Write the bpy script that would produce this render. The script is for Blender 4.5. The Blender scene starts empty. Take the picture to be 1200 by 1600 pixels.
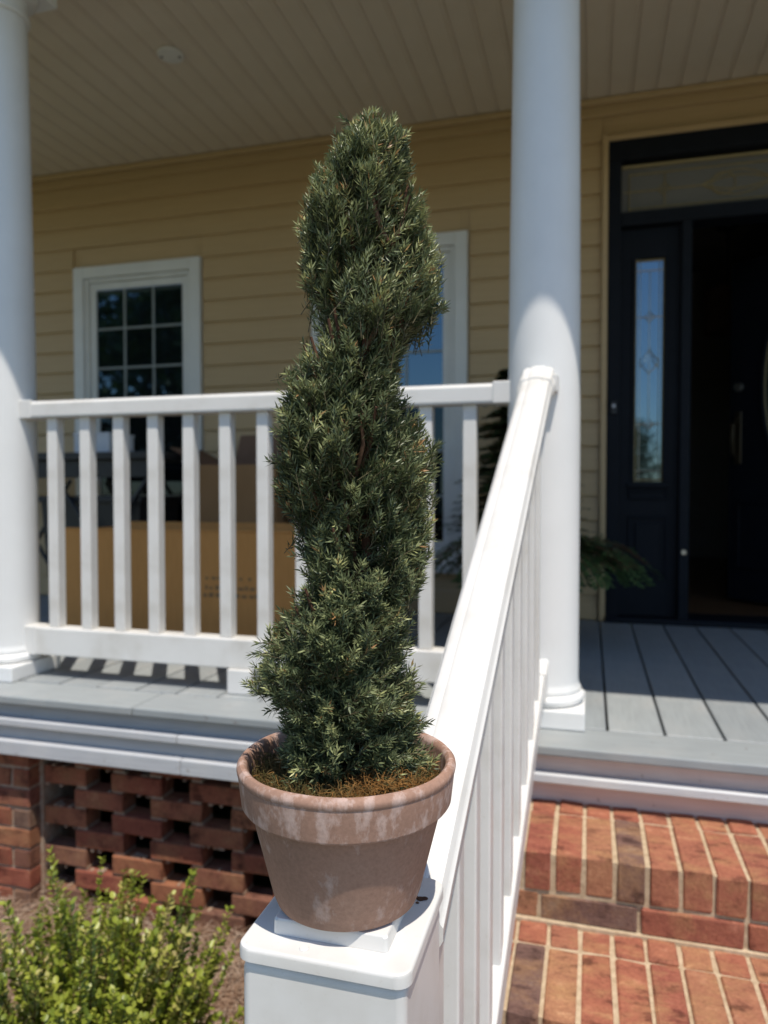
import bpy, bmesh, math, random
import numpy as np
from mathutils import Vector, Matrix
rnd = random.Random(7)
rng = np.random.default_rng(7)
R_ = math.radians
scene = bpy.context.scene
COL = scene.collection

# ------------------------------------------------------------------ camera
CAM = Vector((0, 0, 0.617))
cd = bpy.data.cameras.new('camera')
cam = bpy.data.objects.new('camera', cd); COL.objects.link(cam)
cam.location = CAM
cam.rotation_euler = (R_(90 - 1.66), 0, R_(15.7))
cd.sensor_fit = 'VERTICAL'; cd.sensor_height = 36; cd.lens = 1141 / 1600 * 36
cd.clip_start = 0.02; cd.clip_end = 2000
cd.dof.use_dof = True; cd.dof.focus_distance = 0.66; cd.dof.aperture_fstop = 5.4
scene.camera = cam

# ------------------------------------------------------------------ light
AZ, EL = R_(31), R_(68.2)
sun_dir = Vector((math.sin(AZ) * math.cos(EL), -math.cos(AZ) * math.cos(EL), math.sin(EL)))
w = bpy.data.worlds.new('World'); scene.world = w; w.use_nodes = True
nt = w.node_tree
sky = nt.nodes.new('ShaderNodeTexSky'); sky.sky_type = 'NISHITA'; sky.sun_disc = False
sky.sun_elevation = EL; sky.sun_rotation = R_(149); sky.air_density = 1.0; sky.dust_density = 0.1; sky.ozone_density = 2.5
bg = nt.nodes['Background']; bg.inputs[1].default_value = 0.14
nt.links.new(sky.outputs[0], bg.inputs[0])
sd = bpy.data.lights.new('sun', 'SUN'); sd.energy = 4.1; sd.angle = R_(0.53); sd.color = (1.0, 0.93, 0.83)
so = bpy.data.objects.new('sun', sd); COL.objects.link(so)
so.rotation_euler = sun_dir.to_track_quat('Z', 'Y').to_euler(); so.location = sun_dir * 30
vs = scene.view_settings
vs.view_transform = 'Standard'; vs.look = 'None'; vs.exposure = 0.24; vs.gamma = 1.0; vs.use_curve_mapping = False

# ------------------------------------------------------------------ materials
def new_mat(name):
    m = bpy.data.materials.new(name); m.use_nodes = True
    return m, m.node_tree, m.node_tree.nodes['Principled BSDF']

def N(t, kind, **kw):
    n = t.nodes.new(kind)
    for k, v in kw.items():
        setattr(n, k, v)
    return n

def ramp(t, fac, stops):
    r = N(t, 'ShaderNodeValToRGB')
    el = r.color_ramp.elements
    el[0].position, el[0].color = stops[0][0], (*stops[0][1], 1)
    el[1].position, el[1].color = stops[-1][0], (*stops[-1][1], 1)
    for p, c in stops[1:-1]:
        e = el.new(p); e.color = (*c, 1)
    t.links.new(fac, r.inputs[0])
    return r.outputs[0]

def noise(t, scale, detail=4, coord='Object', vec=None, rough=.55):
    n = N(t, 'ShaderNodeTexNoise'); n.inputs['Scale'].default_value = scale; n.inputs['Detail'].default_value = detail
    n.inputs['Roughness'].default_value = rough
    if vec is None:
        c = N(t, 'ShaderNodeTexCoord'); vec = c.outputs[coord]
    t.links.new(vec, n.inputs['Vector'])
    return n.outputs[0]

def stretch(t, sx, sy, sz, coord='Object'):
    c = N(t, 'ShaderNodeTexCoord'); m = N(t, 'ShaderNodeMapping'); m.inputs['Scale'].default_value = (sx, sy, sz)
    t.links.new(c.outputs[coord], m.inputs[0]); return m.outputs[0]

def bump(t, b, h, strength, dist):
    n = N(t, 'ShaderNodeBump'); n.inputs['Strength'].default_value = strength; n.inputs['Distance'].default_value = dist
    t.links.new(h, n.inputs['Height']); t.links.new(n.outputs[0], b.inputs['Normal'])

def mixc(t, fac, a, b, mode='MIX'):
    m = N(t, 'ShaderNodeMix', data_type='RGBA', blend_type=mode)
    for s, v in ((m.inputs[0], fac), (m.inputs[6], a), (m.inputs[7], b)):
        if hasattr(v, 'is_linked') or isinstance(v, bpy.types.NodeSocket): t.links.new(v, s)
        else: s.default_value = v if isinstance(v, (int, float)) else (*v, 1)
    return m.outputs[2]

def plain(name, c1, c2=None, rough=.5, scale=20, bstr=.15, bdist=.001, spec=.5, sv=None, metal=0):
    m, t, b = new_mat(name)
    c2 = c2 or tuple(x * .85 for x in c1)
    v = stretch(t, *sv) if sv else None
    f = noise(t, scale, 5, vec=v)
    t.links.new(ramp(t, f, [(.3, c2), (.7, c1)]), b.inputs['Base Color'])
    b.inputs['Roughness'].default_value = rough
    b.inputs['Specular IOR Level'].default_value = spec
    b.inputs['Metallic'].default_value = metal
    if bstr: bump(t, b, f, bstr, bdist)
    return m

M = {}
def white_vinyl():
    m, t, b = new_mat('white_vinyl')
    f = noise(t, 9, 6); f2 = noise(t, 160, 3)
    c = ramp(t, f, [(.28, (.60, .575, .53)), (.5, (.69, .673, .64)), (.75, (.725, .71, .68))])
    sp = ramp(t, f2, [(.66, (1, 1, 1)), (.78, (.78, .74, .68))])
    t.links.new(mixc(t, .55, c, sp, 'MULTIPLY'), b.inputs['Base Color'])
    b.inputs['Roughness'].default_value = .38
    bump(t, b, noise(t, 60, 3), .06, .001)
    return m
M['white'] = white_vinyl()
M['column'] = plain('column_paint', (.79, .785, .765), (.74, .735, .715), .42, 6, .05, .001)
M['muntin'] = plain('grille_bar', (.30, .33, .32), None, .5, 8, .05)
M['trim'] = plain('window_trim', (.72, .71, .68), (.66, .65, .62), .45, 8, .05, .001)

def deck_mat(name, c1, c2, worn, sv):
    m, t, b = new_mat(name)
    v = stretch(t, *sv)
    g = noise(t, 14, 6, vec=v); f = noise(t, 7, 5); s = noise(t, 45, 4)
    c = ramp(t, g, [(.3, c2), (.65, c1)])
    wv = ramp(t, f, [(.5, (0, 0, 0)), (.78, (.7, .7, .7))])
    c = mixc(t, wv, c, worn)
    sp = ramp(t, s, [(.68, (1, 1, 1)), (.74, (.55, .45, .38))])
    oi = N(t, 'ShaderNodeObjectInfo')
    c = mixc(t, 1.0, c, ramp(t, oi.outputs['Random'], [(0, (.88, .88, .89)), (1, (1.06, 1.05, 1.04))]), 'MULTIPLY')
    t.links.new(mixc(t, .6, c, sp, 'MULTIPLY'), b.inputs['Base Color'])
    b.inputs['Roughness'].default_value = .55
    bump(t, b, g, .35, .0015)
    return m
M['deck'] = deck_mat('deck_paint', (.31, .335, .34), (.265, .285, .29), (.37, .375, .365), (9, .7, 9))
M['deck_x'] = deck_mat('deck_paint_edge', (.31, .335, .34), (.265, .285, .29), (.37, .375, .365), (.7, 9, 9))
M['fascia'] = deck_mat('fascia_paint', (.44, .44, .455), (.39, .39, .40), (.48, .47, .46), (.5, 9, 12))
M['fascia_bounce'] = deck_mat('stair_fascia_bounce_tint', (.74, .56, .50), (.66, .49, .43), (.76, .61, .54), (.5, 9, 12))  # pale paint with pink light bounced off the bricks mixed into its colour
M['fascia_white'] = deck_mat('fascia_strip_paint', (.56, .57, .58), (.46, .47, .48), (.62, .61, .59), (.5, 9, 25))
M['siding'] = plain('siding_vinyl', (.50, .352, .185), (.46, .322, .165), .5, 4, .12, .0008, sv=(1.2, 8, 20))
M['soffit'] = plain('soffit_vinyl', (.67, .585, .475), (.625, .54, .43), .55, 5, .08, .001)
M['gutter'] = plain('gutter_paint', (.72, .71, .68), None, .45, 6)

def brick_mat(name, stops, tan, rough=.9):
    m, t, b = new_mat(name)
    oi = N(t, 'ShaderNodeObjectInfo'); ge = N(t, 'ShaderNodeNewGeometry')
    ad = N(t, 'ShaderNodeMath', operation='ADD'); fr = N(t, 'ShaderNodeMath', operation='FRACT')
    t.links.new(oi.outputs['Random'], ad.inputs[0]); t.links.new(ge.outputs['Random Per Island'], ad.inputs[1])
    t.links.new(ad.outputs[0], fr.inputs[0])
    base = ramp(t, fr.outputs[0], stops)
    c = N(t, 'ShaderNodeTexCoord')
    off = N(t, 'ShaderNodeVectorMath', operation='SCALE'); off.inputs[0].default_value = (37, 21, 13)
    t.links.new(fr.outputs[0], off.inputs['Scale'])
    ac = N(t, 'ShaderNodeVectorMath', operation='ADD')
    t.links.new(c.outputs['Object'], ac.inputs[0]); t.links.new(off.outputs[0], ac.inputs[1])
    st = N(t, 'ShaderNodeMapping'); st.inputs['Scale'].default_value = (1, 1.9, 1)
    t.links.new(ac.outputs[0], st.inputs[0])
    n1 = noise(t, 17, 6, vec=st.outputs[0], rough=.65); n2 = noise(t, 150, 6, vec=ac.outputs[0], rough=.7)
    d = ramp(t, n1, [(.34, (.34, .30, .30)), (.45, (.9, .88, .88)), (.58, (1.02, 1.05, 1.0)), (.70, (1.35, 1.6, 1.6))])
    n0 = noise(t, 9, 5, vec=st.outputs[0], rough=.7)
    base = mixc(t, ramp(t, n0, [(.46, (0, 0, 0)), (.66, (.6, .6, .6))]), base, tan)
    col = mixc(t, .9, base, d, 'MULTIPLY')
    g = ramp(t, n2, [(.3, (.62, .58, .56)), (.55, (1, 1, 1)), (.75, (1.3, 1.3, 1.25))])
    col = mixc(t, .8, col, g, 'MULTIPLY')
    t.links.new(col, b.inputs['Base Color'])
    b.inputs['Roughness'].default_value = rough; b.inputs['Specular IOR Level'].default_value = .25
    mx = N(t, 'ShaderNodeMath', operation='MULTIPLY_ADD'); mx.inputs[1].default_value = 2.5
    t.links.new(n1, mx.inputs[0]); t.links.new(n2, mx.inputs[2])
    bump(t, b, mx.outputs[0], .55, .0025)
    return m
M['brick_step'] = brick_mat('step_brick', [(0, (.36, .13, .078)), (.25, (.33, .112, .07)), (.45, (.38, .18, .10)), (.65, (.29, .092, .062)), (.84, (.36, .14, .083)), (.94, (.20, .105, .08)), (1, (.17, .10, .082))], (.40, .225, .105))
M['brick_wall'] = brick_mat('foundation_brick', [(0, (.30, .108, .06)), (.35, (.25, .075, .047)), (.6, (.31, .13, .068)), (.8, (.27, .083, .053)), (.92, (.17, .11, .08)), (1, (.22, .082, .053))], (.30, .15, .075))
M['mortar'] = plain('mortar', (.56, .44, .30), (.38, .28, .18), .95, 60, .6, .003, spec=.1)
M['mortar_wall'] = plain('mortar_wall', (.38, .31, .235), (.30, .17, .105), .95, 70, .7, .004, spec=.1)
M['navy'] = plain('navy_door_paint', (.007, .009, .014), (.005, .0065, .010), .55, 12, .1, .001, spec=.15)
M['brass'] = plain('brass_caming', (.32, .25, .12), (.24, .19, .10), .45, 40, 0, metal=.6)
M['bronze'] = plain('dark_bronze', (.07, .052, .03), None, .4, 40, 0, metal=.7)
M['cardboard_mid'] = plain('cardboard_aged', (.36, .20, .09), (.31, .17, .075), .85, 6, .15, .001, spec=.2)
M['metal'] = plain('brushed_metal', (.5, .48, .42), None, .3, 40, 0, metal=.9)
M['black'] = plain('black_plastic', (.018, .019, .022), (.012, .012, .014), .45, 30, .1)
M['cardboard'] = plain('cardboard', (.64, .31, .10), (.58, .275, .085), .85, 5, .15, .001, sv=(14, 2, 2), spec=.2)
M['cardboard_dark'] = plain('cardboard_brown', (.20, .12, .08), (.16, .095, .06), .85, 6, .15, .001, spec=.2)
M['ink'] = plain('box_print', (.30, .18, .09), None, .85, 30, 0, spec=.2)
M['paper'] = plain('white_carton', (.62, .64, .68), None, .7, 12, .05)
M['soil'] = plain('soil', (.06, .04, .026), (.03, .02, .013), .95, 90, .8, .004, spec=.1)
M['straw_bed'] = plain('mulch_bed', (.28, .18, .12), (.17, .10, .065), .95, 60, .9, .006, spec=.1)
M['lawn'] = plain('lawn', (.10, .105, .045), (.07, .08, .03), .9, 3, .8, .02, spec=.15)
M['concrete'] = plain('path_concrete', (.34, .32, .30), (.29, .27, .25), .9, 6, .3, .002, spec=.2)
M['room'] = plain('hall_wall', (.30, .27, .23), None, .8, 5, 0)
M['wood_floor'] = plain('hall_floor', (.16, .085, .04), (.11, .055, .025), .35, 6, .1, .001, sv=(2, 12, 2))
M['pot_dark'] = plain('glazed_planter', (.035, .035, .04), None, .4, 10, .05)
M['bark'] = plain('bark', (.15, .075, .045), (.075, .04, .027), .9, 60, .8, .002, sv=(1, 1, .25), spec=.15)

M['bark_red'] = plain('reddish_bark', (.24, .13, .075), (.12, .065, .04), .85, 220, .8, .0006, sv=(1, 1, .3), spec=.2)
M['twig'] = plain('young_twig', (.12, .11, .045), (.09, .065, .035), .8, 60, 0)
def terracotta(name, lo, sc, k=1.0):
    m, t, b = new_mat(name)
    v = stretch(t, 1, 1, .45)
    n1 = noise(t, sc, 8, vec=v, rough=.66); n2 = noise(t, 7, 4); n3 = noise(t, 260, 4)
    base = ramp(t, n2, [(.3, (.27 * k, .165 * k, .12 * k)), (.55, (.33 * k, .195 * k, .14 * k)), (.75, (.37 * k, .235 * k, .175 * k))])
    bl = ramp(t, n1, [(lo, (0, 0, 0)), (lo + .07, (.45, .45, .45)), (lo + .2, (.8, .8, .8))])
    c = mixc(t, bl, base, (.54 * k, .41 * k, .36 * k))
    g = ramp(t, n3, [(.3, (.8, .8, .8)), (.6, (1.02, 1.02, 1.02)), (.8, (1.15, 1.15, 1.15))])
    t.links.new(mixc(t, .7, c, g, 'MULTIPLY'), b.inputs['Base Color'])
    b.inputs['Roughness'].default_value = .85; b.inputs['Specular IOR Level'].default_value = .25
    bump(t, b, n3, .25, .0008)
    return m
M['terracotta'] = terracotta('terracotta', .57, 46, 1.02)
M['terracotta_rim'] = terracotta('terracotta_rim', .50, 66, 1.12)

def glass_mat(name, tint, spec_ior=2.1):
    m, t, b = new_mat(name)
    b.inputs['Base Color'].default_value = (*tint, 1)
    b.inputs['Roughness'].default_value = .02
    b.inputs['IOR'].default_value = spec_ior
    b.inputs['Specular Tint'].default_value = (.5, .78, 1.0, 1)
    bump(t, b, noise(t, 3.5, 2), .04, .004)
    return m
M['screened_glass'] = glass_mat('screened_glass', (.006, .007, .008), 1.45)
M['glass'] = glass_mat('window_glass', (.006, .008, .010), 2.25)
M['door_glass'] = glass_mat('bevelled_glass', (.035, .036, .033), 2.65)
M['transom_glass'] = glass_mat('transom_glass', (.16, .15, .135), 1.5)

def leaf_mat(name, stops, rough=.4, trans=.25, spec=.5):
    m, t, b = new_mat(name)
    a = N(t, 'ShaderNodeAttribute', attribute_name='tint')
    c = ramp(t, a.outputs['Fac'], stops)
    t.links.new(c, b.inputs['Base Color'])
    b.inputs['Roughness'].default_value = rough; b.inputs['Specular IOR Level'].default_value = spec
    if trans:
        tr = N(t, 'ShaderNodeBsdfTranslucent'); t.links.new(c, tr.inputs[0])
        mx = N(t, 'ShaderNodeMixShader'); mx.inputs[0].default_value = trans
        t.links.new(b.outputs[0], mx.inputs[1]); t.links.new(tr.outputs[0], mx.inputs[2])
        t.links.new(mx.outputs[0], t.nodes['Material Output'].inputs['Surface'])
    return m
M['needle'] = leaf_mat('yew_needle', [(0, (.034, .050, .024)), (.35, (.085, .108, .047)), (.7, (.215, .24, .11)), (.88, (.36, .38, .17)), (.95, (.48, .48, .19)), (1, (.40, .22, .09))], .40, .15, .4)
M['box_leaf'] = leaf_mat('boxwood_leaf', [(0, (.10, .15, .02)), (.5, (.25, .30, .035)), (.85, (.42, .45, .07)), (1, (.60, .50, .22))], .38, .35)
M['shade_leaf'] = leaf_mat('houseplant_leaf', [(0, (.025, .055, .02)), (1, (.07, .12, .035))], .4, .2)
M['tree_leaf'] = leaf_mat('tree_leaf', [(0, (.03, .06, .015)), (1, (.09, .14, .03))], .5, .3)
M['moss'] = leaf_mat('moss_fibre', [(0, (.15, .13, .045)), (.45, (.25, .17, .07)), (.75, (.42, .20, .06)), (1, (.50, .27, .09))], .9, .3, .1)
M['straw'] = leaf_mat('pine_straw_needle', [(0, (.26, .15, .095)), (.5, (.46, .32, .225)), (1, (.62, .48, .37))], .7, .15, .2)

# ------------------------------------------------------------------ mesh helpers
def wl(o):
    p = Vector((0, 0, 0))
    while o is not None:
        p += o.location; o = o.parent
    return p

def tag(o, label=None, cat=None, group=None, kind=None):
    if label: o['label'] = label
    if cat: o['category'] = cat
    if group: o['group'] = group
    if kind: o['kind'] = kind
    return o

def thing(name, loc, label, cat, group=None):
    o = bpy.data.objects.new(name, None); COL.objects.link(o)
    o.location = loc; o.empty_display_size = .05
    return tag(o, label, cat, group)

def link(name, me, mat, parent=None, loc=None):
    """me already in coordinates local to loc (world)"""
    o = bpy.data.objects.new(name, me); COL.objects.link(o)
    if mat is not None and not me.materials: me.materials.append(M[mat] if isinstance(mat, str) else mat)
    p = Vector(loc) if loc is not None else Vector((0, 0, 0))
    if parent is not None:
        o.parent = parent; o.location = p - wl(parent)
    else:
        o.location = p
    return o

def obj(name, bm, mat, parent=None, smooth=False, origin=None):
    """bm in world coordinates; origin = world point that becomes the object's origin"""
    if origin is None:
        origin = wl(parent) if parent is not None else Vector((0, 0, 0))
    origin = Vector(origin)
    bmesh.ops.translate(bm, vec=-origin, verts=bm.verts[:])
    bmesh.ops.recalc_face_normals(bm, faces=bm.faces[:])
    me = bpy.data.meshes.new(name); bm.to_mesh(me); bm.free()
    if smooth:
        me.shade_smooth()
        try: me.set_sharp_from_angle(angle=R_(38))
        except Exception: pass
    o = link(name, me, mat, parent, origin)
    if smooth: o.modifiers.new('weighted_normal', 'WEIGHTED_NORMAL').keep_sharp = True
    return o

def add_box(bm, x0, x1, y0, y1, z0, z1, bev=0, seg=1):
    vs = [bm.verts.new((x, y, z)) for x in (x0, x1) for y in (y0, y1) for z in (z0, z1)]
    fs = [(0, 1, 3, 2), (4, 6, 7, 5), (0, 4, 5, 1), (2, 3, 7, 6), (0, 2, 6, 4), (1, 5, 7, 3)]
    faces = [bm.faces.new([vs[i] for i in f]) for f in fs]
    if bev > 0:
        es = {e for f in faces for e in f.edges}
        bmesh.ops.bevel(bm, geom=list(es), offset=bev, segments=seg, affect='EDGES', profile=.5)

_cache = {}
def BX(name, x0, x1, y0, y1, z0, z1, mat, parent=None, bev=.002, seg=1, jit=0):
    """one box-shaped piece as an object of its own; alike pieces share mesh data"""
    d = (round(x1 - x0, 4), round(y1 - y0, 4), round(z1 - z0, 4), bev, seg, mat, jit)
    if d not in _cache:
        bm = bmesh.new()
        add_box(bm, -d[0] / 2, d[0] / 2, -d[1] / 2, d[1] / 2, -d[2] / 2, d[2] / 2, bev, seg)
        if jit:
            r2 = random.Random(hash(d[:3]) % 1000 + jit)
            for v in bm.verts: v.co += Vector((r2.uniform(-1, 1), r2.uniform(-1, 1), r2.uniform(-1, 1))) * .0016
        bmesh.ops.recalc_face_normals(bm, faces=bm.faces[:])
        me = bpy.data.meshes.new(name); bm.to_mesh(me); bm.free()
        me.materials.append(M[mat]); _cache[d] = me
    return link(name, _cache[d], None, parent, ((x0 + x1) / 2, (y0 + y1) / 2, (z0 + z1) / 2))

def lathe(bm, prof, c, n=48, jitter=0):
    """prof: list of (r, z) - closed at axis when r=0"""
    rings = []
    for r, z in prof:
        if r < 1e-6: rings.append([bm.verts.new((c[0], c[1], c[2] + z))])
        else: rings.append([bm.verts.new((c[0] + r * math.cos(2 * math.pi * i / n), c[1] + r * math.sin(2 * math.pi * i / n), c[2] + z)) for i in range(n)])
    for a, b in zip(rings, rings[1:]):
        if len(a) == 1 and len(b) == 1: continue
        for i in range(n):
            j = (i + 1) % n
            if len(a) == 1: bm.faces.new((a[0], b[i], b[j]))
            elif len(b) == 1: bm.faces.new((a[i], b[0], a[j]))
            else: bm.faces.new((a[i], b[i], b[j], a[j]))

def tube(bm, pts, radii, n=6):
    rings = []
    for k, p in enumerate(pts):
        p = Vector(p)
        t = (Vector(pts[min(k + 1, len(pts) - 1)]) - Vector(pts[max(k - 1, 0)])).normalized()
        s = t.cross(Vector((.31, .2, .93)) if abs(t.z) < .9 else Vector((1, 0, .1))).normalized(); u = t.cross(s)
        r = radii[k] if hasattr(radii, '__len__') else radii
        rings.append([bm.verts.new(p + (s * math.cos(2 * math.pi * i / n) + u * math.sin(2 * math.pi * i / n)) * r) for i in range(n)])
    for a, b in zip(rings, rings[1:]):
        for i in range(n):
            j = (i + 1) % n
            bm.faces.new((a[i], a[j], b[j], b[i]))
    bm.faces.new(rings[0][::-1]); bm.faces.new(rings[-1])

def sweep_line(bm, prof, p0, p1):
    """profile (s, t): s across, t vertical, swept straight from p0 to p1 (vertical end cuts)"""
    p0, p1 = Vector(p0), Vector(p1)
    d = p1 - p0; side = Vector((d.y, -d.x, 0)).normalized()
    ra = [bm.verts.new(p0 + side * s + Vector((0, 0, t))) for s, t in prof]
    rb = [bm.verts.new(p1 + side * s + Vector((0, 0, t))) for s, t in prof]
    n = len(prof)
    for i in range(n):
        j = (i + 1) % n
        bm.faces.new((ra[i], ra[j], rb[j], rb[i]))
    bm.faces.new(ra[::-1]); bm.faces.new(rb)

def np_mesh(name, verts, faces, tint=None):
    me = bpy.data.meshes.new(name)
    verts = np.asarray(verts, np.float32); faces = np.asarray(faces, np.int32)
    k = faces.shape[1]
    me.vertices.add(len(verts)); me.vertices.foreach_set('co', verts.ravel())
    me.loops.add(faces.size); me.loops.foreach_set('vertex_index', faces.ravel())
    me.polygons.add(len(faces)); me.polygons.foreach_set('loop_start', np.arange(0, faces.size, k, dtype=np.int32))
    me.polygons.foreach_set('loop_total', np.full(len(faces), k, np.int32))
    me.update(calc_edges=True)
    if tint is not None:
        a = me.attributes.new('tint', 'FLOAT', 'POINT'); a.data.foreach_set('value', np.asarray(tint, np.float32))
    me.validate()
    return me

def unit(a): return a / np.maximum(np.linalg.norm(a, axis=-1, keepdims=True), 1e-9)

def leaves_mesh(name, base, dirs, nrm, length, width, tint, fold=.25, blunt=0.45):
    """kite-shaped folded leaves/needles: base, left, right, tip (two triangles)"""
    base = np.asarray(base); d = unit(np.asarray(dirs)); s = unit(np.cross(d, nrm)); u = np.cross(s, d)
    L = np.asarray(length)[:, None]; W = np.asarray(width)[:, None]
    mid = base + d * L * blunt
    v = np.stack([base, mid + s * W - u * W * fold, base + d * L, mid - s * W - u * W * fold], 1).reshape(-1, 3)
    i = np.arange(len(base))[:, None] * 4
    f = np.concatenate([i + np.array([[0, 1, 2]]), i + np.array([[0, 2, 3]])], 0)
    return np_mesh(name, v, f, np.repeat(tint, 4))

def ribbons_mesh(name, pts, width, tint):
    """pts (n, k, 3): thin three-sided strands"""
    n, k, _ = pts.shape
    t = unit(np.gradient(pts, axis=1)); ref = unit(rng.normal(size=(n, 1, 3)))
    s = unit(np.cross(t, ref)); u = np.cross(t, s)
    W = np.asarray(width)[:, None, None] * np.ones((n, k, 1))
    ring = np.stack([pts + s * W, pts - s * W * .5 + u * W * .87, pts - s * W * .5 - u * W * .87], 2)   # n,k,3,3
    v = ring.reshape(-1, 3)
    idx = np.arange(n * k * 3).reshape(n, k, 3)
    fs = []
    for j in range(3):
        j2 = (j + 1) % 3
        fs.append(np.stack([idx[:, :-1, j], idx[:, :-1, j2], idx[:, 1:, j2], idx[:, 1:, j]], -1).reshape(-1, 4))
    return np_mesh(name, v, np.concatenate(fs), np.repeat(tint, k * 3))

# ------------------------------------------------------------------ levels of the place (deck top = 0, house towards +Y)
GZ = -0.70                     # ground
WY = 3.62                      # house wall face
CEIL = 2.44
XL, XR = -4.6, 3.6

# ------------------------------------------------------------------ setting: ground, bed, path
bm = bmesh.new()
n = 24
g = [[bm.verts.new((-300 + 600 * i / n, -300 + 600 * j / n, GZ - .012)) for j in range(n + 1)] for i in range(n + 1)]
for i in range(n):
    for j in range(n): bm.faces.new((g[i][j], g[i + 1][j], g[i + 1][j + 1], g[i][j + 1]))
tag(obj('ground', bm, 'lawn'), kind='structure')
bm = bmesh.new()
nx, ny = 70, 26
def bedz(x, y): return GZ + .004 + .016 * math.sin(x * 5.1 + y * 3) * math.sin(y * 6.3 - x) + .012 * math.sin(x * 17 + 1) * math.sin(y * 21)
g = [[bm.verts.new((-4.6 + 4.3 * i / nx, .35 + 1.75 * j / ny, bedz(-4.6 + 4.3 * i / nx, .35 + 1.75 * j / ny) + .012)) for j in range(ny + 1)] for i in range(nx + 1)]
for i in range(nx):
    for j in range(ny): bm.faces.new((g[i][j], g[i + 1][j], g[i + 1][j + 1], g[i][j + 1]))
tag(obj('mulch_bed', bm, 'straw_bed', smooth=True), kind='structure')
bm = bmesh.new(); add_box(bm, -.27, 2.1, -9, .66, GZ - .1, GZ + .02, .006)
tag(obj('path', bm, 'concrete'), kind='structure')
# pine straw
n = 17000
c = np.stack([rng.uniform(-2.9, -.28, n), rng.uniform(.75, 1.9, n), np.zeros(n)], 1)
c[:, 2] = GZ + .03 + rng.uniform(-.012, .022, n)
a = rng.uniform(0, 2 * np.pi, n); L = rng.uniform(.05, .13, n); tl = rng.normal(0, .16, n)
d = np.stack([np.cos(a), np.sin(a), tl], 1)
tt = np.linspace(-.5, .5, 4)
bend = rng.normal(0, .12, n)
side = np.stack([-np.sin(a), np.cos(a), np.zeros(n)], 1)
pts = c[:, None] + d[:, None] * (L[:, None] * tt)[..., None] + side[:, None] * (L[:, None] * bend[:, None] * (tt ** 2 * 4))[..., None]
me = ribbons_mesh('pine_straw', pts, rng.uniform(.0008, .0013, n), rng.random(n))
tag(link('pine_straw', me, 'straw'), 'brown pine straw scattered over the bed below the porch', 'pine straw', kind='stuff')

# ------------------------------------------------------------------ porch deck
deck = thing('porch_deck', (-.5, 2.7, 0), 'grey painted plank porch floor with stepped trim along its front edge', 'porch')
EDGE = 1.79
x = .05 - .14 * 33
gap = .007
while x < XR:
    BX('deck_board', x + gap / 2, x + .14 - gap / 2, 1.957, WY - .01, -.026, rnd.uniform(-.0008, .0008), 'deck', deck, .002)
    x += .14
xs = [XL, -3.1, -1.25, .62, 2.2, XR]
for a_, b_ in zip(xs, xs[1:]):
    BX('border_board', a_ + .0015, b_ - .0015, EDGE, 1.95, -.024, 0, 'deck_x', deck, .004, 2)
for a_, b_ in zip(xs, xs[1:]):
    BX('trim_strip', a_ + .14, b_ + .138, 1.797, 1.828, -.094, -.071, 'fascia_white', deck, .003)
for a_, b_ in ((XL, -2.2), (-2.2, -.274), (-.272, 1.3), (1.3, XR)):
    BX('fascia_board', a_ + .001, b_ - .001, 1.828, 1.85, -.0935, -.0245, 'fascia' if a_ < -.3 else 'fascia_bounce', deck, .001)
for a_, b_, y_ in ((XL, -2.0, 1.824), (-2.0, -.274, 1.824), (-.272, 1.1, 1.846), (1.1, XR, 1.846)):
    BX('fascia_board', a_ + .001, b_ - .001, y_, y_ + .024, -.178, -.0945, 'fascia' if a_ < -.3 else 'fascia_bounce', deck, .001)
for a_, b_ in zip([XL, -2.5, -1.1], [-2.5, -1.1, -.275]):
    BX('trim_strip', a_ + .001, b_ - .001, 1.796, 1.8235, -.182, -.137, 'fascia_white', deck, .003)
bm = bmesh.new()
for yy in (2.2, 2.9, 3.5): add_box(bm, XL + .1, XR - .1, yy, yy + .04, -.17, -.028)
add_box(bm, XL + .1, XR - .1, 1.9, 3.55, -.034, -.0275)
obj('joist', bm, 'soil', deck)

# ------------------------------------------------------------------ brick foundation: pier + pierced panel
fnd = thing('brick_foundation', (-1.2, 1.95, GZ), 'red brick pierced foundation wall and pier under the porch floor', 'brick wall')
CH = .0637
ztop = -.182
k = 0
lat_m = bmesh.new()
LX0, LX1 = -1.648, -.275
P, BL = .268, .173
def brick(x0, x1, y0, y1, z0, z1, mat='brick_wall', par=None):
    o = BX('brick', x0, x1, y0, y1, z0, z1, mat, par or fnd, .003, 1, jit=1 + rnd.randrange(3))
    o.rotation_euler = (0, 0, rnd.uniform(-.008, .008))
    return o
while ztop - k * CH > GZ - .03:
    z1 = ztop - k * CH; z0 = z1 - CH + .009
    # pierced panel
    off = 0 if k % 2 else -P / 2
    x = LX0 + off - .02
    while x < LX1:
        a_, b_ = max(x, LX0), min(x + BL, LX1)
        if b_ - a_ > .03:
            brick(a_, b_, 1.90 + rnd.uniform(-.002, .002), 1.97, z0, z1)
            # bed mortar where the brick sits on the two below
            for m0, m1 in ((x - .001, x + (BL - (P - BL)) / 2 - .004), (x + BL - (BL - (P - BL)) / 2 + .004, x + BL + .001)):
                m0, m1 = max(m0, LX0), min(m1, LX1)
                if m1 - m0 > .006: add_box(lat_m, m0, m1, 1.906, 1.966, z0 - .0095, z0 + .001)
        x += P
    # pier under the left column
    xx = -2.12
    for ln in ((.19, .19, .06) if k % 2 else (.092, .19, .158)):
        brick(xx, xx + ln, 1.85, 1.94, z0, z1); xx += ln + .01
    k += 1
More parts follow.
